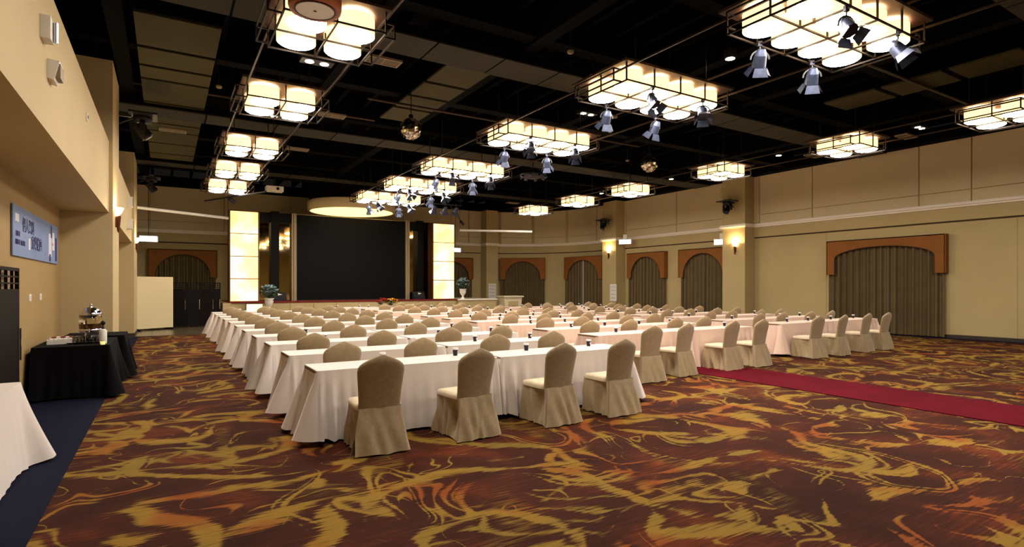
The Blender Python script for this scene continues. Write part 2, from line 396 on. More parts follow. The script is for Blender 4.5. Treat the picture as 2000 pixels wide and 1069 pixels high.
def ducty(x0, x1, z, cuts, lab):
    t = thing('air_duct', lab, 'duct', (0, 0, 0), 0, 'olive ducts under the black ceiling')
    MB().box(x0+.03, x1-.03, cuts[0], cuts[-1], z+.03, 6.24).build('duct_body', M['black'], t)
    for a, b in zip(cuts, cuts[1:]):
        MB().box(x0, x1, a+.07, b-.07, z, z+.04).build('duct_panel', M['duct'], t)
ducty(-.45, .84, 6.12, [11.0, 12.6, 13.65, 14.5, 16.3, 18.3, 19.2, 20.8, 22.4, 23.4], 'olive panelled bulkhead running toward the stage along the alcove side')
ducty(4.9, 5.9, 6.15, [10.4, 11.6, 12.6, 13.6, 14.8], 'short olive panelled duct near the mirror ball')
ducty(13.9, 14.9, 6.15, [4.0, 5.3, 6.6, 7.9], 'short olive panelled duct above the lamps by the window wall')
# thin pipes
for i, (a, b) in enumerate([((-.6, 15.2, 6.2), (4.9, 15.2, 6.2)), ((4.0, 12.9, 6.0), (12.6, 12.9, 6.0)), ((10.2, -1, 6.2), (10.2, 22, 6.2)), ((8.0, 5.9, 6.1), (19.8, 5.9, 6.1))]):
    o = MB().tube(a, b, .035, 8).build('ceiling_pipe', M['rail'])
    tag(o, ['thin conduit pipe under the ceiling from the alcove bulkhead across the first lamp run',
            'thin conduit pipe under the ceiling just behind the mirror ball',
            'long conduit pipe running to the stage beside the central lamps',
            'thin conduit pipe crossing the ceiling before the lamp by the window wall'][i], 'pipe')

# ================================================================ LAMPS
def disc(mb, r, z, n=24):
    mb.add([(r*cos(2*pi*i/n), r*sin(2*pi*i/n), z) for i in range(n)], [tuple(range(n))]); return mb
sm = MB().lathe([(.262, .012), (.262, .25)], 28); sm.lathe([(.252, .25), (.252, .012)], 28)
sm.lathe([(.252, .25), (.262, .25)], 28); sm.lathe([(.252, .012), (.262, .012)], 28); SHADE = sm.mesh('lamp_shade', M['shade'])
DIFF = MB().lathe([(.250, .02), (.235, -.004), (.17, -.022), (.08, -.032), (.0, -.034)], 24).mesh('diffuser', M['diff'])
def lamp(x, y, nx, ny, label, group):
    H0 = HX[x]
    t = thing('ceiling_lamp', label, 'lamp', (x, y, H0), 0, group)
    hx, hy = nx*PZ/2, ny*PZ/2; fb = MB(); T = .022
    for i in range(nx+1): fb.bar((-hx+i*PZ, -hy, -.01), (-hx+i*PZ, hy, -.01), T)
    for j in range(ny+1): fb.bar((-hx, -hy+j*PZ, 0), (hx, -hy+j*PZ, 0), T)
    for i in range(nx+1):
        for j in range(ny+1):
            if i in (0, nx) or j in (0, ny): fb.bar((-hx+i*PZ, -hy+j*PZ, 0), (-hx+i*PZ, -hy+j*PZ, .29), T)
            else: fb.bar((-hx+i*PZ, -hy+j*PZ, 0), (-hx+i*PZ, -hy+j*PZ, .10), T)
    for sx in (-1, 1):       # outrigger loops beyond the ends
        X = sx*(hx+.17)
        fb.bar((X, -hy*.8, .0), (X, hy*.8, .0), T); fb.bar((X, -hy*.8, .2), (X, hy*.8, .2), T)
        for sy in (-1, 1):
            fb.bar((X, sy*hy*.8, 0), (X, sy*hy*.8, .2), T); fb.bar((sx*hx, sy*hy*.8, 0), (X, sy*hy*.8, 0), T); fb.bar((sx*hx, sy*hy*.8, .2), (X, sy*hy*.8, .2), T)
    fb.build('frame', M['frame'], t)
    MB().box(-hx-.08, hx+.08, -hy-.08, hy+.08, .29, .33).build('top_board', M['plate'], t)
    top = 6.02 if (x > 12 and y in (16.3, 23.1)) else 7.06
    for sx in (-1, 1):
        for sy in (-1, 1):
            yy = sy*hy*.7
            tt = 6.02 if any(a < y+yy < b for a, b in ((9.35, 10.2), (16.4, 17.3), (23.5, 24.2))) else 7.06
            MB().tube((sx*hx*.7, yy, .33), (sx*hx*.7, yy, tt-H0), .012).build('hanging_rod', M['dark'], t)
    for i in range(nx):
        for j in range(ny):
            p = (-hx+(i+.5)*PZ, -hy+(j+.5)*PZ, 0)
            s = inst('lamp_shade', SHADE, t, p); inst('diffuser', DIFF, s)
            lk = None
    return t
LY = [8.06, 11.73, 15.9, 19.3, 22.65]
CY = [4.39, 7.67, 11.5, 15.7, 19.1, 22.5]
RY = [4.8, 8.1, 12.1, 16.3, 19.6, 23.1]
XL, XC, XW = 1.9, 7.87, 15.45
HX = {XL: 5.06, XC: 5.09, XW: 5.22}
for i, y in enumerate(LY+[4.4]):  # the extra last lamp is unseen, added to light the foreground
    lamp(XL, y, 2, 2, ('bronze framed lamp of four drum shades, %s from the camera in the alcove-side run' % ORD[i]) if i < 5 else 'added unseen lamp of four drum shades above the alcove side, for foreground light', 'drum lamps of the alcove-side run')
for i, y in enumerate(CY+[.4]):  # one more at the end, unseen, added for even light
    lamp(XC, y, 4, 2, ('wide lamp of eight drum shades, %s from the camera in the central run' % ORD[i]) if i < 6 else 'added unseen wide lamp of eight drum shades beside the camera, for even light', 'eight-drum lamps of the central run')
for i, y in enumerate(RY+[1]):  # final entry is an unseen lamp added for its light on the near floor
    lamp(XW, y, 2, 2, ('lamp of four drum shades, %s from the camera in the window-side run' % ORD[i]) if i < 6 else 'added unseen lamp of four drum shades behind the camera by the window wall', 'drum lamps of the window-side run')
def rail(x, hx, ys, nm):
    for sx in (-1, 1):
        o = MB().bar((x+sx*hx, ys[0], HX[x]+.2), (x+sx*hx, ys[-1], HX[x]+.2), .028).build('lamp_rail', M['rail'])
        tag(o, 'thin bronze rail linking the drum lamps of the %s run, %s edge' % (nm, 'alcove-facing' if sx < 0 else 'window-facing'), 'rail')
rail(XL, .66, [4, 22.9], 'alcove-side'); rail(XC, 1.31, [0, 22.8], 'central'); rail(XW, .66, [.6, 23.4], 'window-side')

# par spotlights below the central lamps
def par_proto():
    t = thing('spotlight', '', 'spotlight', (0, 0, 0))
    y = MB(); y.tube((0, 0, .0), (0, 0, -.10), .012); y.arc((0, 0, -.22), .13, 0, pi, .02, 'xz', 8); y.build('yoke', M['dark'], t)
    MB().box(-.03, .03, -.02, .02, -.03, .04).build('clamp', M['metal'], t)
    b = MB(); d = Vector((0, .55, -.83)).normalized()
    c0 = Vector((0, 0, -.22))
    b.tube(c0-d*.14, c0-d*.06, .05, 12, .085); b.tube(c0-d*.06, c0+d*.10, .085, 12, .10)
    b.build('lamp_can', M['metal'], t)
    h = MB(); u = Vector((1, 0, 0)); v = d.cross(u)
    for k in range(4):     # barn doors
        a = [u, v, -u, -v][k]; e = [v, u, v, u][k]; cc = c0+d*.10+a*.095
        h.add([cc+e*.08, cc-e*.08, cc-e*.11+d*.11+a*.06, cc+e*.11+d*.11+a*.06], [(0, 1, 2, 3)])
        h.add([cc+e*.08+a*.006, cc-e*.08+a*.006, cc-e*.11+d*.11+a*.066, cc+e*.11+d*.11+a*.066], [(0, 3, 2, 1)])
    h.build('barn_doors', M['metal'], t)
    return t
par0 = par_proto(); first = True
def par(x, y, z, rz, lab):
    global first
    o = par0 if first else copy_tree(par0); first = False
    o.location = (x, y, z); o.rotation_euler = (0, 0, rz); o['label'] = lab; o['group'] = 'spotlights hung under the central lamps'
    return o
corner = {(-1, -1): 'camera-facing alcove-side corner', (-1, 1): 'stage-facing alcove-side corner', (1, -1): 'camera-facing window-side corner', (1, 1): 'stage-facing window-side corner'}
for i, y in enumerate(CY):
    for (sx, sy), cn in corner.items():
        par(XC+sx*.65, y+sy*.6, HX[XC]-.012, random.uniform(-.9, .9)+(pi if sy < 0 else 0), 'grey spotlight under the %s central lamp, %s' % (ORD[i], cn))
for k, x in enumerate((9.5, 10.0, 10.5)):
    par(x, 21.6, 5.08, 0, 'grey spotlight on the short bar beside the last central lamp, %s along' % ORD[k])
o = MB().tube((9.2, 21.6, 5.08), (10.8, 21.6, 5.08), .025).build('lighting_bar', M['dark']); tag(o, 'short dark bar with three spotlights beside the last central lamp', 'bar')
for x in (9.3, 10.7): MB().tube((x, 21.6, 5.08), (x, 21.6, 7.06), .012).build('rod', M['dark'], o)

# mirror balls
for (x, y, lab) in ((4.88, 12.43, 'mirror ball hanging between the alcove-side lamps and the central lamps'), (12.34, 12.21, 'mirror ball hanging between the central lamps and the window wall')):
    t = thing('mirror_ball', lab, 'mirror ball', (x, y, 5.3), 0, 'mirror balls')
    b = MB(); n = 20; rad = .25
    for i in range(12):
        a0, a1 = pi*i/12-pi/2, pi*(i+1)/12-pi/2
        for j in range(n):
            t0, t1 = 2*pi*j/n, 2*pi*(j+1)/n
            q = [(rad*cos(a)*cos(u), rad*cos(a)*sin(u), rad*sin(a)) for a, u in ((a0, t0), (a0, t1), (a1, t1), (a1, t0))]
            jit = [random.uniform(-.004, .004) for _ in q]
            b.add([(p[0]*(1+e*8), p[1]*(1+e*8), p[2]*(1+e*8)) for p, e in zip(q, jit)], [(0, 1, 2, 3)])
    b.build('facets', M['glassball'], t)
    MB().tube((0, 0, .22), (0, 0, 1.76), .01).build('chain', M['dark'], t)
    MB().lathe([(.05, .24), (.06, .32), (.03, .34)], 10, cap=True).build('motor', M['dark'], t)
# effect light
t = thing('effect_light', 'dark saucer shaped effect light hanging behind the third central lamp', 'stage light', (9.1, 15.2, 5.2))
t.location = (9.75, 14.6, 5.12)
MB().lathe([(.0, .16), (.12, .15), (.3, .05), (.42, -.02), (.40, -.07), (.2, -.12), (.0, -.13)], 20).build('body', M['dark'], t)
for k in range(8): MB().tube((.3*cos(k*pi/4), .3*sin(k*pi/4), -.02), (.42*cos(k*pi/4), .42*sin(k*pi/4), -.12), .05, 8).build('lens', M['lens'], t)
MB().tube((0, 0, .14), (0, 0, 1.94), .02).build('rod', M['dark'], t)
# projector
t = thing('projector', 'white ceiling projector hanging before the stage near the last alcove-side lamp', 'projector', (3.74, 24.4, 5.55))
MB().box(-.32, .32, -.22, .22, -.1, .1).build('body', M['white'], t); MB().tube((.1, -.22, 0), (.1, -.26, 0), .06, 12).build('lens', M['dark'], t)
MB().tube((0, 0, .1), (0, 0, 1.51), .03).build('mount', M['dark'], t)
# round speaker in wood ring below nearest alcove lamp
t = thing('round_speaker', 'round grey faced speaker in a brown wood ring under the nearest alcove-side lamp', 'speaker', (1.5, 6.86, 4.9))
MB().lathe([(.20, -.02), (.29, -.03), (.30, .0), (.30, .15), (.2, .16)], 28, cap=True).build('wood_ring', mat('orange_wood', (150, 78, 36), .5), t)
b = disc(MB(), .225, -.034, 28); o = b.build('face', M['paper'], t)
for r_ in (.07, .14, .2): pass
MB().lathe([(.215, -.036), (.225, -.042), (.235, -.036)], 28).build('rim', M['vent2'], t)
MB().lathe([(.0, -.045), (.02, -.04)], 10).build('hub', M['dark'], t)
MB().tube((0, 0, .16), (0, 0, 2.16), .02).build('rod', M['dark'], t)
# vents, downlights, detectors
def vent(x, y, lab, z=6.01):
    t = thing('air_vent', lab, 'vent', (x, y, z), 0, 'ceiling air vents')
    f = MB(); f.box(-.34, .34, -.17, -.13, 0, .04); f.box(-.34, .34, .13, .17, 0, .04); f.box(-.34, -.3, -.13, .13, 0, .04); f.box(.3, .34, -.13, .13, 0, .04); f.box(-.015, .015, -.13, .13, 0, .04)
    f.build('frame', M['vent'], t)
    for k in range(6): MB().box(-.3, .3, -.12+k*.042, -.10+k*.042, .008, .03).build('slat', M['vent'], t)
    MB().box(-.3, .3, -.13, .13, .035, .04).build('backing', M['vent2'], t)
    MB().box(-.1, .1, -.1, .1, .04, (6.125 if x == .18 else 7.06)-z).build('neck', M['black'], t)
for x, y, l in ((3.62, 10.69, 'square air vent with slats beside the first alcove-side lamp'), (3.64, 14.78, 'square air vent with slats beside the second alcove-side lamp'),
                (.18, 18.86, 'slatted air vent under the olive bulkhead on the alcove side'), (18.52, 8.02, 'air vent beside the second lamp on the window side'),
                (18.59, 10.82, 'air vent between the second and third window-side lamps'), (3.6, 19.0, 'air vent beside the third alcove-side lamp'), (15.6, 25.3, 'pale air vent near the rear wall past the last central lamp')):
    vent(x, y, l, 6.075 if x == .18 else 6.01)
def twin(x, y, lab, z=6.0):
    t = thing('twin_downlight', lab, 'downlight', (x, y, z), 0, 'twin downlights')
    MB().box(-.26, .26, -.12, .12, 0, .1).build('housing', M['dark'], t)
    for sx in (-1, 1):
        b = disc(MB(), .07, -.004, 14); o = b.build('lens', M['down'], t); o.location = (sx*.12, 0, 0)
    MB().tube((0, 0, .1), (0, 0, 7.06-z), .015).build('rod', M['dark'], t)
for x, y, l in ((2.27, 9.9, 'twin downlight between the first two lamps of the alcove-side run'), (2.0, 14.3, 'twin downlight between the second and third alcove-side lamps'), (9.12, 9.45, 'twin downlight between the second and third central lamps'), (17.73, 7.34, 'twin downlight beside the second window-side lamp')):
    pass
for x, y, l in ((2.27, 11.49-1.3, 0), ):
    pass
twin(2.15, 9.7, 'twin downlight between the first two lamps of the alcove-side run', 5.35)
twin(2.2, 13.6, 'twin downlight between the second and third alcove-side lamps', 5.45)
twin(9.12, 11.18, 'twin downlight just past the second central lamp')
twin(17.73, 7.34, 'twin downlight beside the second lamp by the window wall')
for x, y, l in ((9.24, 7.02, 'small bright round downlight beside the first central lamp'), (17.45, 11.36, 'bright round downlight between the second and third window-side lamps'), (17.55, 16.14, 'bright round downlight between the third and fourth window-side lamps'), (17.46, 20.34, 'small round downlight near the fifth window-side lamp')):
    t = thing('round_downlight', l, 'downlight', (x, y, 6.0), 0, 'round downlights')
    MB().lathe([(.10, 0), (.11, .02), (.11, .16)], 16, cap=True).build('housing', M['dark'], t)
    disc(MB(), .085, -.004, 16).build('lens', M['down'], t); MB().tube((0, 0, .16), (0, 0, 1.06), .015).build('rod', M['dark'], t)
det = [(6.3, 8.2, 5.9), (7.4, 8.9, 5.9), (1.0, 13.9, 6.0), (9.9, 11.0, 6.0), (10.7, 12.1, 6.0), (13.7, 14.6, 6.0)]
for i, (x, y, z) in enumerate(det):
    t = thing('smoke_detector', 'small pale round smoke detector on a drop rod, %s from the camera' % ORD[i], 'smoke detector', (x, y, z), 0, 'smoke detectors')
    MB().lathe([(.02, -.03), (.05, -.02), (.065, .01), (.06, .03)], 14, cap=True).build('sensor', M['vent'], t); MB().tube((0, 0, .03), (0, 0, 7.06-z), .012).build('rod', M['dark'], t)

# moving heads on pillar brackets
def moving_head(x, y, z, rz, lab):
    t = thing('moving_head_light', lab, 'stage light', (x, y, z), rz, 'moving head lights on the pillars')
    MB().box(-.35, .35, -.28, .25, .30, .34).build('shelf', M['dark'], t)
    b = MB(); b.box(-.03, .03, .2, .42, .26, .36); b.bar((0, .42, .1), (0, .1, .3), .03); b.build('bracket', M['dark'], t)
    MB().lathe([(.17, .30), (.19, .26), (.17, .18), (.1, .16)], 14, cap=True).build('base', M['dark'], t)
    y_ = MB(); y_.box(-.2, -.15, -.05, .05, -.05, .18); y_.box(.15, .2, -.05, .05, -.05, .18); y_.box(-.2, .2, -.05, .05, .14, .18); y_.build('yoke', M['dark'], t)
    h = MB(); h.tube((0, .10, .10), (0, -.10, -.14), .10, 12, .13); h.build('head', M['dark'], t)
    MB().tube((0, -.10, -.14), (0, -.115, -.158), .09, 12).build('lens', M['lens'], t)
    MB().box(-.12, .12, -.08, .08, .34, .42).build('power_box', M['vent'], t)
moving_head(19.95, 15.3, 4.85, R(90)+pi, 'black moving head light on the window-wall pillar nearest the camera')
moving_head(19.95, 23.1, 4.85, R(90)+pi, 'black moving head light on a bracket of the far pillar on the window wall')
moving_head(-.43, 14.8, 5.05, R(90), 'black moving head light on the first alcove pillar')
moving_head(-.43, 24.0, 5.2, R(90), 'black moving head light on the second alcove pillar')

# sconces
def sconce(x, y, z, rz, lab):
    t = thing('wall_sconce', lab, 'wall lamp', (x, y, z), rz, 'wall sconces on the pillars')
    n = 14; rings = []
    for r_, zz in ((.05, -.03), (.12, .05), (.16, .14), (.15, .145), (.10, .05), (.02, -.01)):
        rings.append([(r_*cos(pi+pi*i/n), -.0+r_*sin(pi+pi*i/n)*.9, zz) for i in range(n+1)])
    MB().loft(rings, False, True, False).build('glass_bowl', M['sconce'], t)
    MB().lathe([(.05, -.02), (.045, -.10), (.022, -.32), (.005, -.36)], 10, (0, -.05, 0), cap=True).build('bracket', M['sbase'], t)
    MB().box(-.04, .04, -.03, 0, -.25, -.02).build('back_plate', M['sbase'], t)
    ld = bpy.data.lights.new('bulb', 'POINT'); ld.energy = 60; ld.color = (1, .72, .36); ld.shadow_soft_size = .06
    lo = bpy.data.objects.new('bulb', ld); COL.objects.link(lo); lo.parent = t; lo.location = (0, -.09, .16)
sconce(20.35, 15.2, 3.32, R(-90), 'glowing half bowl sconce on the window-wall pillar nearest the camera')
sconce(20.35, 23.1, 3.45, R(-90), 'glowing half bowl sconce on the far pillar of the window wall')
sconce(-.87, 14.0, 3.08, R(90), 'glowing half bowl sconce on the first alcove pillar')
sconce(-.87, 23.0, 3.12, R(90), 'glowing half bowl sconce on the second alcove pillar')
# lit exit boxes
def exitbox(x, y, z, rz, lab, rod=0):
    t = thing('exit_light', lab, 'sign', (x, y, z), rz, 'lit emergency boxes')
    MB().box(-.34, .34, -.05, .05, -.13, .13).build('housing', M['white'], t)
    MB().box(-.30, .30, -.062, -.05, -.10, .10).build('lit_face', M['exit'], t)
    if rod: MB().tube((0, 0, .13), (0, 0, rod), .012).build('rod', M['dark'], t)
    else: MB().box(-.1, .1, -.04, .06, .13, .38).build('mount', M['white'], t)
exitbox(-.6, 27.8, 3.6, 0, 'lit white emergency box hanging near the rear wall on the alcove side', 3.45)
exitbox(20.55, 16.02, 3.55, R(-60), 'lit white emergency box beside the window-wall pillar nearest the camera')
exitbox(20.4, 21.9, 3.95, R(-60), 'lit white emergency box beside the far window-wall pillar')
exitbox(14.4, 29.7, 3.75, 0, 'lit white emergency box by the rear wall past the stage', 3.3)

# ================================================================ WINDOWS: arched valances and curtains (top-level things)
def arched(cx, cy, rz, Wd, top, bot, apex, spring, legw, lab, sheer=False, flat=.0):
    t = thing('arched_valance', 'rust coloured arched valance '+lab, 'valance', (cx, cy, 0), rz, 'rust coloured arched valances')
    h = Wd/2; iw = h-legw; poly = [(-h, bot), (-h, top), (h, top), (h, bot), (iw, bot), (iw, spring)]
    n = 18
    for i in range(1, n): 
        a = pi*i/n; poly.append((iw*cos(a), spring+(apex-spring)*sin(a)))
    poly += [(-iw, spring), (-iw, bot)]
    D = .24
    def face(y, nm):     # strips between outer top edge and inner arch
        mb = MB(); 
        xs = [iw*cos(pi*i/n) for i in range(n+1)]; zs = [spring+(apex-spring)*sin(pi*i/n) for i in range(n+1)]
        for i in range(n): mb.add([(xs[i], y, top), (xs[i+1], y, top), (xs[i+1], y, zs[i+1]), (xs[i], y, zs[i])], [(0, 1, 2, 3)])
        mb.add([(iw, y, bot), (h, y, bot), (h, y, top), (iw, y, top)], [(0, 1, 2, 3)]); mb.add([(-iw, y, bot), (-h, y, bot), (-h, y, top), (-iw, y, top)], [(0, 1, 2, 3)])
        return mb
    mb = face(-D, 'f'); f2 = face(-D+.035, 'b'); mb.add(f2.v, f2.f)
    mb.prism(poly, -D, -D+.035); mb.build('arch_board', M['val'], t)
    for sx in (-1, 1): MB().box(sx*h-.02, sx*h+.02, -D, 0, bot, top).build('side_return', M['val'], t)
    MB().box(-h, h, -D, 0, top-.03, top).build('top_board', M['val'], t)
    # piping along the arch
    pp = MB(); pts = [(iw*cos(pi*i/n)*.995, -D-.008, spring+(apex-spring)*sin(pi*i/n)) for i in range(n+1)]
    for p, q in zip([(iw, -D-.008, bot)]+pts+[], pts+[(-iw, -D-.008, bot)]): pp.tube(p, q, .014, 5)
    pp.build('piping', M['groove'], t)
    c = thing('curtain', 'brown pleated curtain '+lab, 'curtain', (cx, cy, 0), rz, 'brown curtains under arched valances')
    for sx in (-1, 1):
        rings = []
        x0, x1 = (-h+.03, -.03 if sheer else .01) if sx < 0 else (.03 if sheer else -.01, h-.03)
        K = max(4, int((x1-x0)/.20)); ph = random.uniform(0, 6)
        for zi in range(6):
            z = .03+(top-.08-.03)*zi/5; r_ = []
            for i in range(K*10+1):
                u = i/(K*10); x = x0+(x1-x0)*u
                w_ = .072+.014*sin(u*7+ph)
                a = u*K*2*pi+ph+.7*sin(u*9+ph)
                r_.append((x+.012*sin(a), -.035-(w_*2.0)*abs(sin(a/2))**.7*(1-.15*zi/5), z))
            rings.append(r_)
        MB().loft(rings, False, True, False).build('curtain_panel', M['curt'], c)
    if sheer:
        MB().box(-.05, .05, -.17, -.16, .03, top-.2).build('sheer_strip', M['sheer'], c)
    return t
arched(21, 9.76, R(-90), 3.69, 3.28, 2.05, 3.0, 2.62, .28, 'of the widest window on the window wall')
for (yc, w_, l) in ((17.28, 2.75, 'just past the nearest pillar on the window wall'), (20.85, 2.6, 'just before the far pillar on the window wall')):
    arched(21, yc, R(-90), w_, 3.36, 2.05, 3.14, 2.15, .28, l)
def on_arc(x0, y0, x1, y1, l, sh=False):
    cx, cy = (x0+x1)/2, (y0+y1)/2; d = Vector((x1-x0, y1-y0)); 
    rz = math.atan2(y1-y0, x1-x0)
    arched(cx, cy, rz, d.length, 3.36, 2.05, 3.14, 2.15, .28, l, sh)
on_arc(17.5, 29.75, 19.7, 28.2, 'on the curved corner near the rear pillar')
on_arc(20.45, 26.95, 20.85, 24.05, 'on the curved corner beside the far window-wall pillar', True)
arched(.7, YB, 0, 2.75, 3.33, 2.05, 3.1, 2.15, .28, 'on the rear wall behind the folding screens')
arched(14.3, YB, 0, 2.9, 3.33, 2.05, 3.1, 2.15, .28, 'on the rear wall behind the stage end')

# ================================================================ STAGE
st = struct(MB().box(2.3, 12.7, 26.02, YB, 0, .93).build('stage_floor', M['stage']))
MB().box(2.25, 12.72, 25.96, 26.6, .93, .98).build('stage_edge', M['redtop'], st)
MB().box(2.3, 12.7, 26.6, YB, .93, .965).build('stage_carpet', M['redtop'], st)
for i in range(9):
    x = 3.62+i*1.0
    MB().box(x+.01, x+.99, 25.98, 26.02, .06, .88).build('front_panel', M['stage'], st)
MB().box(2.3, 12.7, 25.97, 26.02, 0, .05).build('plinth', M['base'], st)
ld_ = struct(MB().box(12.72, 14.95, 25.9, YB-.2, 0, .92).build('stage_ledge_floor', M['stage']))
MB().box(12.7, 15.0, 25.85, YB-.15, .92, .98).build('ledge_top', M['cornice'], ld_)
l2 = struct(MB().box(2.0, 2.3, 25.9, YB-.2, 0, .93).build('stage_side_wall', M['stage']))
# lit pillars
for x0, x1, l in ((2.32, 3.38, 'tall glowing yellow light column on the alcove side of the stage'), (11.55, 12.66, 'tall glowing yellow light column on the window side of the stage')):
    t = thing('light_column', l, 'light column', (0, 0, 0), 0, 'light columns of the stage')
    MB().box(x0-.05, x1+.05, 26.35, 26.95, .98, 4.86).build('casing', M['sbase'], t)
    hh = (4.82-.99)/4
    for k in range(4):
        z0 = .99+k*hh
        MB().box(x0, x1, 26.28, 26.35, z0+.018, z0+hh-.018).build('lit_panel', M['onyx'], t)
    MB().box(x1+.05, x1+.058, 26.4, 26.9, 1.0, 4.8).build('side_strip', M['onyx'], t) if x0 < 5 else None
t = thing('lit_plinth', 'glowing yellow plinth at the foot of the alcove-side light column', 'light box', (0, 0, 0))
MB().box(2.86, 3.5, 25.8, 25.95, .1, .9).build('casing', M['sbase'], t); MB().box(2.88, 3.48, 25.76, 25.8, .12, .88).build('lit_panel', M['onyx'], t)
# backdrop
bd = struct(MB().box(3.5, 11.7, 27.3, 27.5, .965, 4.9).build('stage_wall', M['pil']))
MB().box(3.45, 5.1, 27.02, 27.3, 4.5, 4.92).build('header', M['pil'], bd); MB().box(10.5, 11.65, 27.02, 27.3, 4.5, 4.92).build('header', M['pil'], bd)
for x0, x1 in ((3.5, 4.0), (4.33, 4.86), (10.53, 10.94), (11.28, 11.6)):
    MB().box(x0, x1, 27.27, 27.31, .97, 4.5).build('mirror_panel', M['mirror'], bd)
for x0, x1 in ((4.0, 4.34), (10.94, 11.27)):
    MB().box(x0, x1, 26.95, 27.3, .97, 4.98).build('black_post', M['pil'], bd)
for x0, x1 in ((4.88, 4.95), (4.97, 5.08), (10.33, 10.42), (10.44, 10.52)):
    MB().box(x0, x1, 26.98, 27.3, .97, 4.95).build('beige_post', M['strip'], bd)
t = thing('led_screen', 'huge dark led screen at the centre of the stage', 'screen', (0, 0, 0))
MB().box(5.08, 10.33, 27.05, 27.25, .98, 4.93).build('frame', M['strip'], t)
MB().box(5.11, 10.30, 27.02, 27.05, 1.0, 4.9).build('screen_face', M['screen'], t)
# canopy
t = thing('round_canopy', 'round beige canopy with a glowing underside above the stage screen', 'canopy', (7.7, 27.3, 0))
MB().lathe([(1.9, 5.66), (2.0, 5.66), (2.06, 5.62), (2.06, 5.26), (2.02, 5.2), (1.93, 5.2), (1.93, 5.3)], 48).build('ring', M['wallup'], t)
disc(MB(), 1.94, 5.225, 48).build('lit_underside', mat('canopy_light', (250, 230, 180), .6, emit=(255, 226, 140), es=1.9), t)
MB().lathe([(1.96, 5.66), (1.96, 7.06)], 48).build('upper_drum', M['black'], t)
# monitors on stage
for x, l in ((4.3, 'alcove side'), (10.9, 'window side')):
    t = thing('stage_monitor', 'small black wedge speaker with a white mark standing on the stage, %s' % l, 'speaker', (x, 26.75, .98), 0, 'wedge speakers on the stage')
    mb = MB(); poly = [(-.16, 0), (.14, 0), (.14, .34), (-.02, .38), (-.16, .12)]
    n = 5; vs = [(-.3, a, b_) for a, b_ in poly]+[(.3, a, b_) for a, b_ in poly]
    mb.add(vs, [(0, 1, 2, 3, 4), (9, 8, 7, 6, 5)]+[(j, (j+1) % 5, 5+(j+1) % 5, 5+j) for j in range(5)]); mb.build('cabinet', M['dark'], t)
    mb = MB(); mb.add([(-.08, -.12, .24), (.12, -.09, .29), (-.08, -.06, .34), (-.06, -.11, .29)], [(0, 1, 2, 3)]); o = mb.build('white_mark', M['white'], t); o.location = (0, -.035, .0)
# screen rollers, hanging pipes
def roller(a, b, lab):
    t = thing('projection_screen_roller', lab, 'screen roller', (0, 0, 0), 0, 'rolled up projection screens')
    MB().tube(a, b, .06, 10).build('casing', M['white'], t); mb = MB()
    for p in (a, b): mb.tube((p[0], p[1], p[2]+.05), (p[0], p[1], 7.06), .008, 5)
    mb.build('hanging_wires', M['dark'], t)
roller((-.95, 24.56, 4.5), (2.2, 26.0, 4.45), 'white rolled up screen casing hanging on the alcove side of the stage')
roller((12.9, 26.1, 4.52), (16.4, 24.65, 4.5), 'white rolled up screen casing hanging on the window side of the stage')
def boom(a, b, c, lab):
    t = thing('lighting_boom', lab, 'lighting bar', (0, 0, 0), 0, 'hanging lighting booms')
    mb = MB().tube(a, b, .03, 8); mid = [(a[k]+b[k])/2 for k in range(3)]; mb.tube(mid, (mid[0], mid[1], 6.02 if 23.5 < mid[1] < 24.2 else 7.06), .012, 5); mb.build('pipe', M['dark'], t)
    MB().tube((c[0], c[1], c[2]-.04), (c[0]+.2, c[1]+.1, c[2]-.16), .07, 10).build('lamp_can', M['dark'], t)
boom((1.32, 25.3, 5.0), (3.06, 21.75, 5.02), (2.05, 23.8, 5.0), 'thin black lighting boom by the light column on the alcove side')
boom((12.0, 25.3, 5.6), (12.7, 25.6, 4.95), (12.7, 25.6, 4.95), 'thin black lighting boom tilted down beside the window-side light column')

# urns with flowers
def blob_cluster(mb, c, rad, n, size, squash=.8):
    for _ in range(n):
        d = Vector((random.gauss(0, 1), random.gauss(0, 1), random.gauss(0, 1)+.3)).normalized()*rad*random.uniform(.55, 1)
        p = Vector(c)+Vector((d.x, d.y, d.z*squash)); 
        for k in range(5):
            a = k*2*pi/5+random.random(); u = Vector((cos(a), sin(a), random.uniform(-.2, .6))).normalized()*size; v = u.cross(Vector((0, 0, 1))).normalized()*size*.45
            mb.add([p, p+u*.6+v, p+u, p+u*.6-v], [(0, 1, 2, 3)])
def urn(x, y, z, lab, ped):
    t = thing('flower_urn', lab, 'flower urn', (x, y, z), 0, 'white urns with pale blue flowers')
    MB().lathe([(.13, 0), (.13, .04), (.05, .08), (.05, .16), (.12, .24), (.17, .38), (.15, .46), (.2, .5), (.18, .52), (.1, .5)], 18, cap=True).build('urn', M['white'], t)
    mb = MB(); blob_cluster(mb, (0, 0, .82), .34, 110, .09); stuff(mb.build('blossoms', M['petalb'], t))
    mb = MB(); blob_cluster(mb, (0, 0, .74), .34, 70, .12); stuff(mb.build('leaves', M['leafg'], t))
    mb = MB()
    for k in range(9): a = k*.7; mb.tube((0, 0, .45), (.22*cos(a), .22*sin(a), .8), .008, 4)
    mb.build('stems', M['leafg'], t)
    if ped:
        p = thing('pedestal', 'round cream pedestal under the flower urn on the alcove side', 'pedestal', (x, y, 0))
        MB().lathe([(.2, 0), (.2, .08), (.14, .12), (.14, z-.08), (.2, z-.04), (.2, z)], 20, cap=True).build('column', M['stagetop'], p)
urn(3.62, 24.9, .62, 'white urn of pale blue flowers beside the alcove-side light column', True)
urn(13.1, 26.15, .98, 'white urn of pale blue flowers on the ledge beside the window-side light column', False)
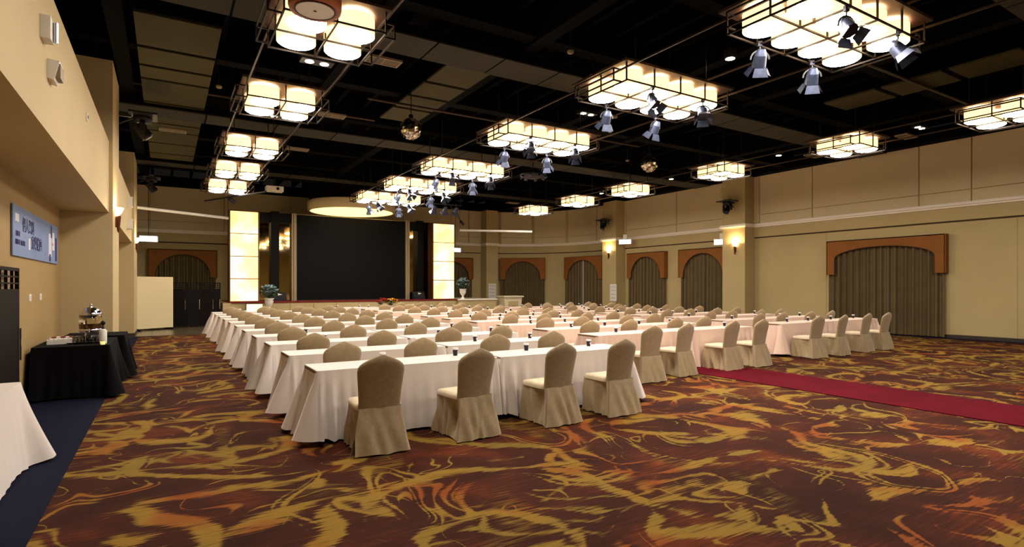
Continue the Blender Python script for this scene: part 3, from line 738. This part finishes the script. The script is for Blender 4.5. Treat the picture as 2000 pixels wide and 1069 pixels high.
# lectern cabinet
t = thing('lectern', 'cream lectern cabinet standing before the curved corner window', 'lectern', (15.7, 25.7, 0))
MB().loft([[(-.45, -.28, 0), (.45, -.28, 0), (.45, .28, 0), (-.45, .28, 0)], [(-.55, -.32, 1.05), (.55, -.32, 1.05), (.55, .32, 1.05), (-.55, .32, 1.05)]], True, False).build('body', M['stagetop'], t)
MB().box(-.62, .62, -.38, .38, 1.05, 1.13).build('top', M['stagetop'], t)
MB().box(-.3, .3, -.33, -.3, .4, .85).build('front_panel', M['stage'], t)
MB().lathe([(.0, -.02), (.05, -.01), (.05, .0)], 10, (0, -.34, .62)).build('emblem', M['vent'], t)
# notices
for x, y, rz, z, l in ((16.75, 29.49, 0, 1.35, 'white notice sheet taped on the rear pillar'), (20.34, 22.75, R(-90), 1.3, 'white notice sheet taped on the far window-wall pillar')):
    t = thing('notice', l, 'notice', (x, y, z), rz)
    MB().box(-.26, .26, -.008, 0, -.45, .45).build('sheet', M['paper'], t)
    for k in range(4): MB().box(-.2, .2, -.010, -.008, .3-k*.2, .32-k*.2).build('printed_line', M['vent'], t)

# rear corner: white partition, folding screens
t = thing('partition_board', 'tall cream movable partition board beside the second alcove pillar', 'partition', (-.38, 24.65, 0), math.atan2(.72, 1.15))
MB().box(-.72, .72, -.03, .03, .08, 1.98).build('panel', M['board'], t)
for sx in (-1, 1): MB().box(sx*.6-.03, sx*.6+.03, -.25, .25, 0, .08).build('foot', M['dark'], t)
def fold_panel(w_, h_, parent_label, loc, rz):
    t = thing('folding_screen', parent_label, 'folding screen', loc, rz, 'dark folding screens'); return t
def screen_leaf(t, x, w_, h_, z0=.06, ry=0, y=0):
    lf = MB(); lf.box(x, x+w_, y-.02, y+.02, z0, h_-.26); lf.box(x, x+.04, y-.02, y+.02, h_-.26, h_); lf.box(x+w_-.04, x+w_, y-.02, y+.02, h_-.26, h_); lf.box(x, x+w_, y-.02, y+.02, h_-.04, h_)
    lf.build('panel', M['darkwood'], t)
    lt = MB()
    for k in range(1, 4): lt.box(x+k*w_/4-.01, x+k*w_/4+.01, y-.015, y+.015, h_-.26, h_-.03)
    for zz in (h_-.19, h_-.11): lt.box(x+.03, x+w_-.03, y-.015, y+.015, zz-.01, zz+.01)
    lt.build('lattice', M['darkwood'], t)
    MB().box(x+w_-.05, x+w_-.03, y-.045, y-.03, .7, 1.1).build('handle', M['chrome'], t)
    MB().box(x+.03, x+.08, y-.03, y+.03, 0, z0).build('foot', M['dark'], t); MB().box(x+w_-.08, x+w_-.03, y-.03, y+.03, 0, z0).build('foot', M['dark'], t)
for i, (x, y) in enumerate(((.22, 25.6), (.72, 25.72), (1.2, 25.8), (1.52, 25.95))):
    t = thing('folding_screen', 'dark wooden screen with lattice top before the rear window, %s from the cream board' % ORD[i], 'folding screen', (x, y, 0), R(14 if i % 2 else -4), 'dark folding screens')
    screen_leaf(t, 0, .48 if i < 3 else .42, 1.78)
t = thing('folding_screen', 'dark wooden screen with lattice top leaning near the white clothed table', 'folding screen', (-1.58, 8.05, 0), R(90))
screen_leaf(t, 0, 1.2, 1.85, .05)
# switch plates
for y in (10.55, 11.35):
    t = thing('switch_plate', 'pale wall switch plate in the alcove, %s the dark screen' % ('nearer' if y < 11 else 'farther from'), 'switch', (-1.67, y, 1.46))
    MB().box(0, .012, -.07, .07, -.05, .05).build('plate', M['white'], t); MB().box(.012, .02, -.02, .02, -.03, .03).build('rocker', M['cornice'], t)
# banner
t = thing('wall_banner', 'pale blue banner with dark blue lettering on the alcove wall', 'banner', (-1.66, 9.38, 2.02))
MB().box(0, .015, 0, 3.5, 0, .66).build('sheet', M['blue'], t)
def text(body, size, x, z, m, parent, nm='lettering'):
    cu = bpy.data.curves.new(nm, 'FONT'); cu.body = body; cu.size = size; cu.extrude = .0015; cu.offset = .006*size/.2
    cu.materials.append(m); tmp = bpy.data.objects.new('tmp', cu); COL.objects.link(tmp); bpy.context.view_layer.update()
    me = bpy.data.meshes.new_from_object(tmp.evaluated_get(bpy.context.evaluated_depsgraph_get())); bpy.data.objects.remove(tmp)
    me.materials.clear(); me.materials.append(m)
    o = bpy.data.objects.new(nm, me); COL.objects.link(o)
    o.parent = parent; o.location = (.017, x, z); o.rotation_euler = (R(90), 0, R(90)); return o
text('個人資料', .2, .55, .37, M['btext'], t); text('宣導講座', .2, 1.15, .16, M['btext'], t)
text('主辦單位', .07, .12, .27, M['btext'], t); text('協辦單位  教育推廣', .07, .12, .16, M['btext'], t)
mb = MB()
for (y, z, w_, h_) in ((.12, .45, .22, .1), (2.55, .1, .28, .38), (2.9, .22, .2, .3), (.95, .12, .12, .16)): MB().box(.015, .018, y, y+w_, z, z+h_).build('pale_shape', M['bpale'], t)
for (y, z, w_, h_) in ((2.75, .42, .09, .2), (3.2, .05, .14, .4), (2.6, .02, .14, .12)): MB().box(.018, .02, y, y+w_, z, z+h_).build('dark_shape', M['btext'], t)
MB().box(.018, .02, 2.8, 3.0, .3, .34).build('pink_shape', M['bpink'], t)
# fixtures on the beam
t = thing('emergency_light', 'white twin emergency light high on the alcove beam', 'emergency light', (-.93, 6.42, 3.9))
MB().box(0, .07, -.09, .09, -.10, .10).build('box', M['white'], t); MB().tube((.09, .05, -.09), (.09, .05, .09), .02, 8).build('tube', M['chrome'], t)
t = thing('wall_speaker', 'white wedge wall speaker on the alcove beam below the emergency light', 'speaker', (-.93, 6.78, 3.64))
MB().loft([[(0, -.11, -.09), (.05, -.11, -.10), (.05, .11, -.10), (0, .11, -.09)], [(0, -.11, .09), (.09, -.11, .08), (.09, .11, .08), (0, .11, .09)]], True, False).build('cabinet', M['white'], t)
MB().box(.05, .095, -.09, .09, -.07, .06).build('grille', M['vent'], t)
t = thing('wall_sensor', 'small white sensor on the alcove beam', 'sensor', (-.93, 9.65, 3.95)); MB().box(0, .02, -.04, .04, -.05, .05).build('plate', M['white'], t); MB().box(.02, .03, -.02, .02, -.02, .02).build('lens', M['vent'], t)
for y, z, l in ((19.2, 4.0, 'small white wall box high on the alcove beam past the first pillar'), (19.4, 3.4, 'small white wall speaker low on the alcove beam past the first pillar')):
    t = thing('wall_speaker', l, 'speaker', (-.93, y, z)); MB().box(0, .14, -.14, .14, -.14, .14).build('cabinet', M['white'], t); MB().box(.14, .15, -.11, .11, -.11, .11).build('grille', M['vent'], t)

# ================================================================ TABLECLOTHS / TABLES
def cloth_mesh(L, D, H, seed, flare=.13, amp=.042, corner=.09, tail=.02, inner=0, wallx=None):
    rnd = random.Random(seed)
    # perimeter with rounded corners
    hx, hy, r = L/2, D/2, .025; P = []
    def seg(a, b, n): return [(a[0]+(b[0]-a[0])*i/n, a[1]+(b[1]-a[1])*i/n) for i in range(n)]
    def cor(cx, cy, a0, n=8): return [(cx+r*cos(a0+pi/2*i/n), cy+r*sin(a0+pi/2*i/n)) for i in range(n)]
    nl, ns = int(L*26), int(D*30)
    P += seg((-hx+r, -hy), (hx-r, -hy), nl)+cor(hx-r, -hy+r, -pi/2)+seg((hx, -hy+r), (hx, hy-r), ns)+cor(hx-r, hy-r, 0)
    P += seg((hx-r, hy), (-hx+r, hy), nl)+cor(-hx+r, hy-r, pi/2)+seg((-hx, hy-r), (-hx, -hy+r), ns)+cor(-hx+r, -hy+r, pi)
    N = len(P); nor = []
    for i in range(N):
        a, b = P[i-1], P[(i+1) % N]; d = (b[0]-a[0], b[1]-a[1]); l = math.hypot(*d) or 1; nor.append((d[1]/l, -d[0]/l))
    s = [0]
    for i in range(1, N): s.append(s[-1]+math.hypot(P[i][0]-P[i-1][0], P[i][1]-P[i-1][1]))
    ph = [rnd.uniform(0, 6.28) for _ in range(6)]; cs = [rnd.uniform(.75, 1.25) for _ in range(4)]
    rings = []
    for k in range(11):
        t = k/10; z = H-(H-tail)*t; row = []
        for i in range(N):
            x, y = P[i]; nx_, ny_ = nor[i]
            dc = [math.hypot(abs(abs(x)-hx), abs(abs(y)-hy))][0]
            q = (0 if x < 0 else 1)+(0 if y < 0 else 2)
            cw = math.exp(-(dc/.10)**2); near = math.exp(-(dc/.36)**2)
            w = amp*(.22+2.0*near)*(1.2-2.1*abs(sin(s[i]*20+ph[0]+1.6*sin(s[i]*2.6+ph[1])))+.35*sin(s[i]*31+ph[2]))
            o = t**1.15*(flare*.30+corner*1.3*cw*cs[q]+near*.03)+w*t**.8*min(1, t*3)
            z2 = z + (.014*sin(s[i]*6+ph[3]) + .035*cw*cs[q])*t*t
            if k == 0: o = 0
            ox = nx_*o
            if inner and x*inner > 0: ox = max(-.022, min(.022, ox)) 
            if wallx is not None: ox = max(ox, wallx)
            row.append((x+ox, y+ny_*o, max(.012, z2)))
        rings.append(row)
    mb = MB(); mb.loft(rings, False, True)
    mb.add([(p[0], p[1], H) for p in P], [tuple(range(N))])
    return mb.mesh('tablecloth', M['cloth'])
LT, DT = 2.2, .60
CL = [[cloth_mesh(LT-.05, DT, .75, s_+10*q, inner=1-2*q) for s_ in range(4)] for q in range(2)]
CLB = [[m_.copy() for m_ in row] for row in CL]
for row in CLB:
    for m_ in row: m_.materials.clear(); m_.materials.append(M['cloth_pink_lit'])
TOP = MB().box(-LT/2+.02, LT/2-.02, -DT/2+.02, DT/2-.02, .715, .742).mesh('tabletop', M['wood'])
LEGS = []
for sx in (-1, 1): LEGS.append(MB().tube((sx*.9, -.22, .0), (sx*.9, -.22, .71), .016).tube((sx*.9, .22, 0), (sx*.9, .22, .71), .016).tube((sx*.9, -.22, .3), (sx*.9, .22, .3), .012).mesh('leg', M['dark']))
def table(x, y, lab, group, k=0, rz=0, pink_lit=False):
    t = thing('banquet_table', lab, 'table', (x, y, 0), rz, group)
    inst('tablecloth', (CLB if pink_lit else CL)[k % 2][(k//2) % 4], t); inst('tabletop', TOP, t)
    for l in LEGS: inst('leg', l, t)
    return t

# ================================================================ CHAIRS
def chair_proto(seed, slit=False):
    rnd = random.Random(seed)
    root = thing('banquet_chair', '', 'chair')
    # backrest
    lev = [(.44, .208, -.212), (.50, .207, -.220), (.60, .213, -.238), (.71, .224, -.260), (.80, .232, -.280), (.84, .227, -.289), (.868, .208, -.295), (.895, .174, -.301), (.920, .127, -.306), (.942, .077, -.310), (.958, .032, -.313), (.964, .008, -.314)]
    rings = []
    for z, hw, yc in lev:
        th = .032 if z < .875 else .032*(1-.75*((z-.875)/.089)**2); n = 28; row = []
        for i in range(n):
            a = 2*pi*i/n; ca, sa = cos(a), sin(a)
            ex = .45
            x = hw*math.copysign(abs(ca)**ex, ca); y = yc+th*math.copysign(abs(sa)**.7, sa)-.03*(x/.24)**2*(-1)
            row.append((x, y-.012*(.4-abs(x))*sin(pi*(z-.44)/.5)*0, z))
        rings.append(row)
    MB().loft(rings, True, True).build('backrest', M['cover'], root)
    # seat
    def rr(hw, y0, y1, r, z, n=5):
        pts = []
        for cx, cy, a0 in ((hw-r, y0+r, -pi/2), (hw-r, y1-r, 0), (-hw+r, y1-r, pi/2), (-hw+r, y0+r, pi)):
            for i in range(n+1): a = a0+pi/2*i/n; pts.append((cx+r*cos(a), cy+r*sin(a), z))
        return pts
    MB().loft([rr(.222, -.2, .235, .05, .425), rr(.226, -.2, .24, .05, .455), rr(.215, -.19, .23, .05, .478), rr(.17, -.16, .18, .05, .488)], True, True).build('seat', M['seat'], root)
    # skirt
    hx, y0, y1 = .209, -.240, .232
    P = []; 
    def seg(a, b, n): return [(a[0]+(b[0]-a[0])*i/n, a[1]+(b[1]-a[1])*i/n) for i in range(n)]
    P += seg((-hx, y0), (hx, y0), 22)+seg((hx, y0), (hx, y1), 22)+seg((hx, y1), (-hx, y1), 22)+seg((-hx, y1), (-hx, y0), 22)
    N = len(P); ph = [rnd.uniform(0, 6.28) for _ in range(5)]
    rings = []
    for k in range(13):
        t = k/12; z = .445-(.445-.015)*t; row = []
        for i in range(N):
            x, y = P[i]; s_ = i/N*1.84
            dc = math.hypot(abs(x)-hx, (abs(y-y0) if y < 0 else abs(y-y1)))
            side = 0 if i < 22 else 1 if i < 44 else 2 if i < 66 else 3
            cw = math.exp(-(dc/.07)**2)
            amp = .012 if side == 0 else .022
            w = amp*(.8-1.7*abs(sin(s_*13+ph[0]+2*sin(s_*5+ph[1])+t*2.6*sin(ph[2]+s_*9)))+.6*sin(s_*44+ph[3]-t*5))*min(1, t*1.6)
            nx_, ny_ = [(0, -1), (1, 0), (0, 1), (-1, 0)][side]
            if cw > .05:
                d = Vector((math.copysign(1, x), -1 if y < 0 else 1)).normalized(); nx_, ny_ = d.x*cw+nx_*(1-cw), d.y*cw+ny_*(1-cw)
            # cloth pinched in below the seat at the sides, spread again at the floor
            fl_ = {0: .11*t**.9, 1: .025*t-.062*sin(pi*min(1, t*1.05))*math.exp(-((y+.13)/.09)**2), 2: .03*t, 3: .025*t-.062*sin(pi*min(1, t*1.05))*math.exp(-((y+.13)/.09)**2)}[side]
            o = fl_+.02*cw*t+w
            row.append((x+nx_*o*(1 if side else 1), y+ny_*o, z+.004*sin(s_*22+ph[4])*t))
        rings.append(row)
    if slit:   # the cover gapes at one rear corner, the chair leg shows
        mb = MB(); idx = [(j+0) % N for j in range(N)]
        op = []
        for k, row in enumerate(rings):
            t = k/12; g = max(0, (t-.55))*.11; p0 = row[0]; r2 = [(p0[0]+g*.9, p0[1], p0[2])]+row[1:]+[(p0[0]-.0, p0[1]+g, p0[2])]
            op.append(r2)
        mb.loft(op, False, True, False); mb.build('skirt', M['cover'], root)
    else:
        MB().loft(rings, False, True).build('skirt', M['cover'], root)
    lg = []
    for sx in (-1, 1):
        for sy in (-1, 1):
            me = MB().tube((sx*.19, sy*.19, .43), (sx*.2, sy*(.21 if sy > 0 else .235), 0), .013, 6).mesh('leg', M['leg'])
            if slit: inst('leg', me, root)
    return root
protos = [chair_proto(s_) for s_ in range(4)]; used = [False]*4
slitchair = chair_proto(2, True)
cup_b = MB().lathe([(.026, 0), (.034, .075)], 14, cap=True).mesh('cup_body', M['cupb'])
cup_w = MB().lathe([(.0345, .075), (.036, .097), (.033, .097), (.030, .075)], 14).mesh('rim_band', M['cupw'])
cup_l = MB().box(-.012, .012, -.0335, -.030, .028, .056).mesh('white_mark', M['cupw'])
def cup(x, y, z, lab, group):
    t = thing('paper_cup', lab, 'cup', (x, y, z), random.uniform(0, 1.2)-.2, group)
    inst('cup_body', cup_b, t); inst('rim_band', cup_w, t); inst('white_mark', cup_l, t)
def chair(x, y, rz, lab, group, slit=False, kind=None):
    k = random.randrange(4) if kind is None else kind
    if slit: o = slitchair
    elif not used[k]: o = protos[k]; used[k] = True
    else: o = copy_tree(protos[k])
    o.location = (x, y, 0); o.rotation_euler = (0, 0, rz); o['label'] = lab; o['group'] = group
    return o
blocks = [
    ('alcove-side', 1.30, 5.98, 11, [.50, 1.51, 2.64, 3.60], 1.51),
    ('middle', 6.48, 7.66, 10, [.55, 1.53, 2.88, 3.80], 1.51),
    ('window-side', 12.15, 7.85, 9, [.42, 1.38, 2.62, 3.58], 1.51)]
for bn, x0, y0, rows, offs, pitch in blocks:
    for r_ in range(rows):
        y = y0+r_*pitch
        rowname = ORD[r_]+'-from-back'
        for k in range(2):
            table(x0+LT*(k+.5), y+DT/2, 'white clothed table, %s row, %s end of the %s block' % (rowname, ['alcove', 'window'][k], bn), 'white clothed tables of the %s block' % bn, r_*2+k, random.uniform(-.004, .004), bn != 'alcove-side')
        for k, ox in enumerate(offs):
            jx = random.uniform(-.05, .05) if r_ else 0; jy = random.uniform(-.03, .01) if r_ else 0
            rz = random.uniform(-.08, .08) if r_ else [-.06, .1, .06, .02][k]
            yy = y-.40+jy
            if bn == 'middle' and r_ == 0: yy = y-[.53, .36, .30, .28][k]
            if bn == 'window-side' and r_ == 0: yy = y-[.26, .28, .20, .16][k]-.12
            if bn != 'alcove-side' and r_ == 0: yy = min(yy, y-.33)
            chair(x0+ox, yy, rz, 'beige covered chair, %s seat from the alcove, %s row, %s block' % (ORD[k], rowname, bn), 'beige covered chairs of the %s block' % bn, slit=(bn == 'alcove-side' and r_ == 0 and k == 0))
            cx = x0+min(4.25, [.88, 1.86, 2.92, 3.98][k]+random.uniform(-.06, .06))
            cup(cx, y+.44, .7505, 'navy paper cup, %s from the alcove, %s row, %s block' % (ORD[k], rowname, bn), 'navy paper cups on the %s block' % bn)
# honour row before the stage
for k in range(2):
    table(6.6+k*2.2, 23.3, 'white clothed table right before the stage, %s end' % ['alcove', 'window'][k], 'tables right before the stage', k)
for k in range(4):
    chair(8.3+k*.95, 22.6, random.uniform(-.1, .1), 'beige covered chair at the tables right before the stage, %s from the alcove' % ORD[k], 'chairs right before the stage')
for k, x in enumerate((6.0, 6.9, 7.3, 9.3)): cup(x, 23.4, .7505, 'navy paper cup on the tables right before the stage, %s from the alcove' % ORD[k], 'cups right before the stage')
t = thing('flower_centrepiece', 'red and yellow flower centrepiece on the tables right before the stage', 'flowers', (8.05, 23.3, .7505)); t.scale = (1.4, 1.4, 1.4)
MB().lathe([(.12, 0), (.16, .05), (.14, .08)], 14, cap=True).build('bowl', M['white'], t)
mb = MB(); blob_cluster(mb, (-.12, 0, .17), .22, 60, .06, .4); stuff(mb.build('red_petals', M['petalr'], t))
mb = MB(); blob_cluster(mb, (.15, 0, .17), .2, 60, .06, .4); stuff(mb.build('yellow_petals', M['petaly'], t))
mb = MB(); blob_cluster(mb, (0, 0, .13), .32, 40, .08, .3); stuff(mb.build('leaves', M['leafg'], t))
for k, x in enumerate((6.35, 6.75)):
    t = thing('document_stack', 'low pile of papers on the table right before the stage, %s from the alcove' % ORD[k], 'papers', (x, 23.25, .7505)); MB().box(-.15, .15, -.1, .1, 0, .02).build('sheets', M['paper'], t); MB().box(-.14, .13, -.09, .1, .02, .026).build('cover_sheet', M['board'], t)

# ================================================================ ALCOVE TABLES
def drape_box(name, x0, x1, y0, y1, H, m, parent, seed=3, flare=.12, corner=.10, amp=.016):
    global M
    me = cloth_mesh(x1-x0, y1-y0, H, seed, flare, amp, corner, wallx=-.02)
    me.materials.clear(); me.materials.append(m)
    o = inst(name, me, parent); o.location = ((x0+x1)/2, (y0+y1)/2, 0); return o
def side_table(x0, x1, y0, y1, H, m, lab, seed, flare=.12, corner=.10):
    t = thing('side_table', lab, 'table', (0, 0, 0))
    drape_box('tablecloth', x0, x1, y0, y1, H, m, t, seed, flare, corner)
    MB().box(x0+.03, x1-.03, y0+.03, y1-.03, H-.035, H-.008).build('tabletop', M['wood'], t)
    for x in (x0+.06, x1-.06):
        for y in (y0+.06, y1-.06): MB().tube((x, y, 0), (x, y, H-.04), .018).build('leg', M['dark'], t)
side_table(-1.6, -.70, 10.2, 11.7, .76, M['blackcloth'], 'black draped side table carrying the drinks in the alcove', 5)
side_table(-1.50, -.62, 12.15, 13.1, .76, M['blackcloth'], 'black draped side table behind the drinks table, by the alcove pillar', 9)
side_table(-1.6, -1.12, 4.7, 6.72, .75, M['cloth'], 'white draped side table on the navy border nearest the camera', 11, .2, .12)
# drinks dispenser
t = thing('drinks_dispenser', 'glass drinks dispenser with chrome lid on the black table', 'drinks dispenser', (-1.03, 11.3, .762))
b = MB()
for k in range(3): a = k*2.1; b.tube((.13*cos(a), .13*sin(a), 0), (.11*cos(a), .11*sin(a), .12), .012)
b.lathe([(.12, .12), (.14, .125), (.14, .14), (.12, .14)], 18, cap=True); b.build('stand', M['chrome'], t)
MB().lathe([(.13, .14), (.15, .17), (.155, .3), (.15, .40), (.12, .43)], 24).build('glass_tank', M['glass'], t)
MB().lathe([(.0, .15), (.13, .15), (.14, .18), (.142, .26), (.0, .262)], 24).build('drink', M['tea'], t)
MB().lathe([(.155, .40), (.157, .43), (.15, .44)], 24).lathe([(.15, .43), (.135, .46), (.10, .495), (.05, .52), (.02, .53), (.02, .55), (.03, .565), (.0, .58)], 24).build("lid", M["chrome"], t); MB().lathe([(.152, .14), (.158, .15), (.158, .175), (.152, .18)], 24).build("base_ring", M["chrome"], t)
MB().tube((0, -.14, .17), (0, -.2, .17), .014).tube((0, -.195, .19), (0, -.195, .13), .01).build('tap', M['chrome'], t)
# tray with glasses
t = thing('tray', 'black tray in front of the drinks dispenser', 'tray', (-1.03, 10.72, .762))
MB().loft([[(-.2, -.14, 0), (.2, -.14, 0), (.2, .14, 0), (-.2, .14, 0)], [(-.22, -.16, .02), (.22, -.16, .02), (.22, .16, .02), (-.22, .16, .02)]], False, False).box(-.2, .2, -.14, .14, 0, .004).build('tray_pan', M['dark'], t)
gl = MB().lathe([(.0, .003), (.03, .003), (.036, .10), (.033, .10), (.028, .008), (0, .008)], 16).mesh('glass', M['glass'])
for k, (x, y) in enumerate(((-.13, -.06), (-.04, -.07), (.05, -.06), (.14, -.05), (-.09, .05), (.02, .05), (.12, .06))):
    o = inst('drinking_glass', gl, None, (-1.03+x, 10.72+y, .767)); tag(o, ['clear drinking glass at the front of the black tray, %s from the wall' % ORD[k] if k < 4 else 'clear drinking glass at the back of the black tray, %s from the wall' % ORD[k-4]][0], 'glass', 'drinking glasses on the black tray')
t = thing('pump_bottle', 'white bottle with black pump top on the black table', 'bottle', (-.80, 10.45, .762))
MB().lathe([(.045, 0), (.048, .02), (.048, .19), (.03, .215), (.018, .22)], 18, cap=True).build('bottle_body', M['white'], t)
MB().lathe([(.02, .22), (.02, .25), (.01, .25), (.01, .29)], 12, cap=True).build('pump_neck', M['dark'], t)
b = MB(); b.box(-.02, .02, -.015, .015, .28, .33); b.tube((0, 0, .31), (-.05, -.02, .30), .008); b.lathe([(.0, .35), (.03, .33), (.03, .30), (0, .28)], 10); b.build('pump_head', M['dark'], t)
t = thing('candle', 'small pale yellow candle cup on the edge of the black table', 'candle', (-.79, 10.27, .762))
MB().lathe([(.028, 0), (.034, .045)], 14, cap=True).build('wax', M['yellow'], t); MB().tube((0, 0, .045), (0, 0, .06), .003).build('wick', M['dark'], t)
for (x, y, l, c2) in ((-1.33, 10.75, 'white box of sachets at the front of the black table', 'paper'), (-1.36, 11.2, 'white box with red packets at the back of the black table', 'redpaper')):
    t = thing('supply_box', l, 'box', (x, y, .762), .1)
    b = MB(); b.box(-.17, .17, -.11, .11, 0, .03); b.box(-.17, -.16, -.11, .11, .03, .06); b.box(.16, .17, -.11, .11, .03, .06); b.box(-.17, .17, -.11, -.1, .03, .06); b.box(-.17, .17, .1, .11, .03, .06); b.build('box', M['paper'], t)
    for k in range(5): MB().box(-.14+k*.055, -.095+k*.055, -.09, .09, .03, .075).build('packet', M[c2] if k % 2 == 0 or c2 == 'paper' else M['cupw'], t)
# unused prototype guard
for k, u in enumerate(used):
    if not u:
        for ch in list(protos[k].children): bpy.data.objects.remove(ch)
        bpy.data.objects.remove(protos[k])
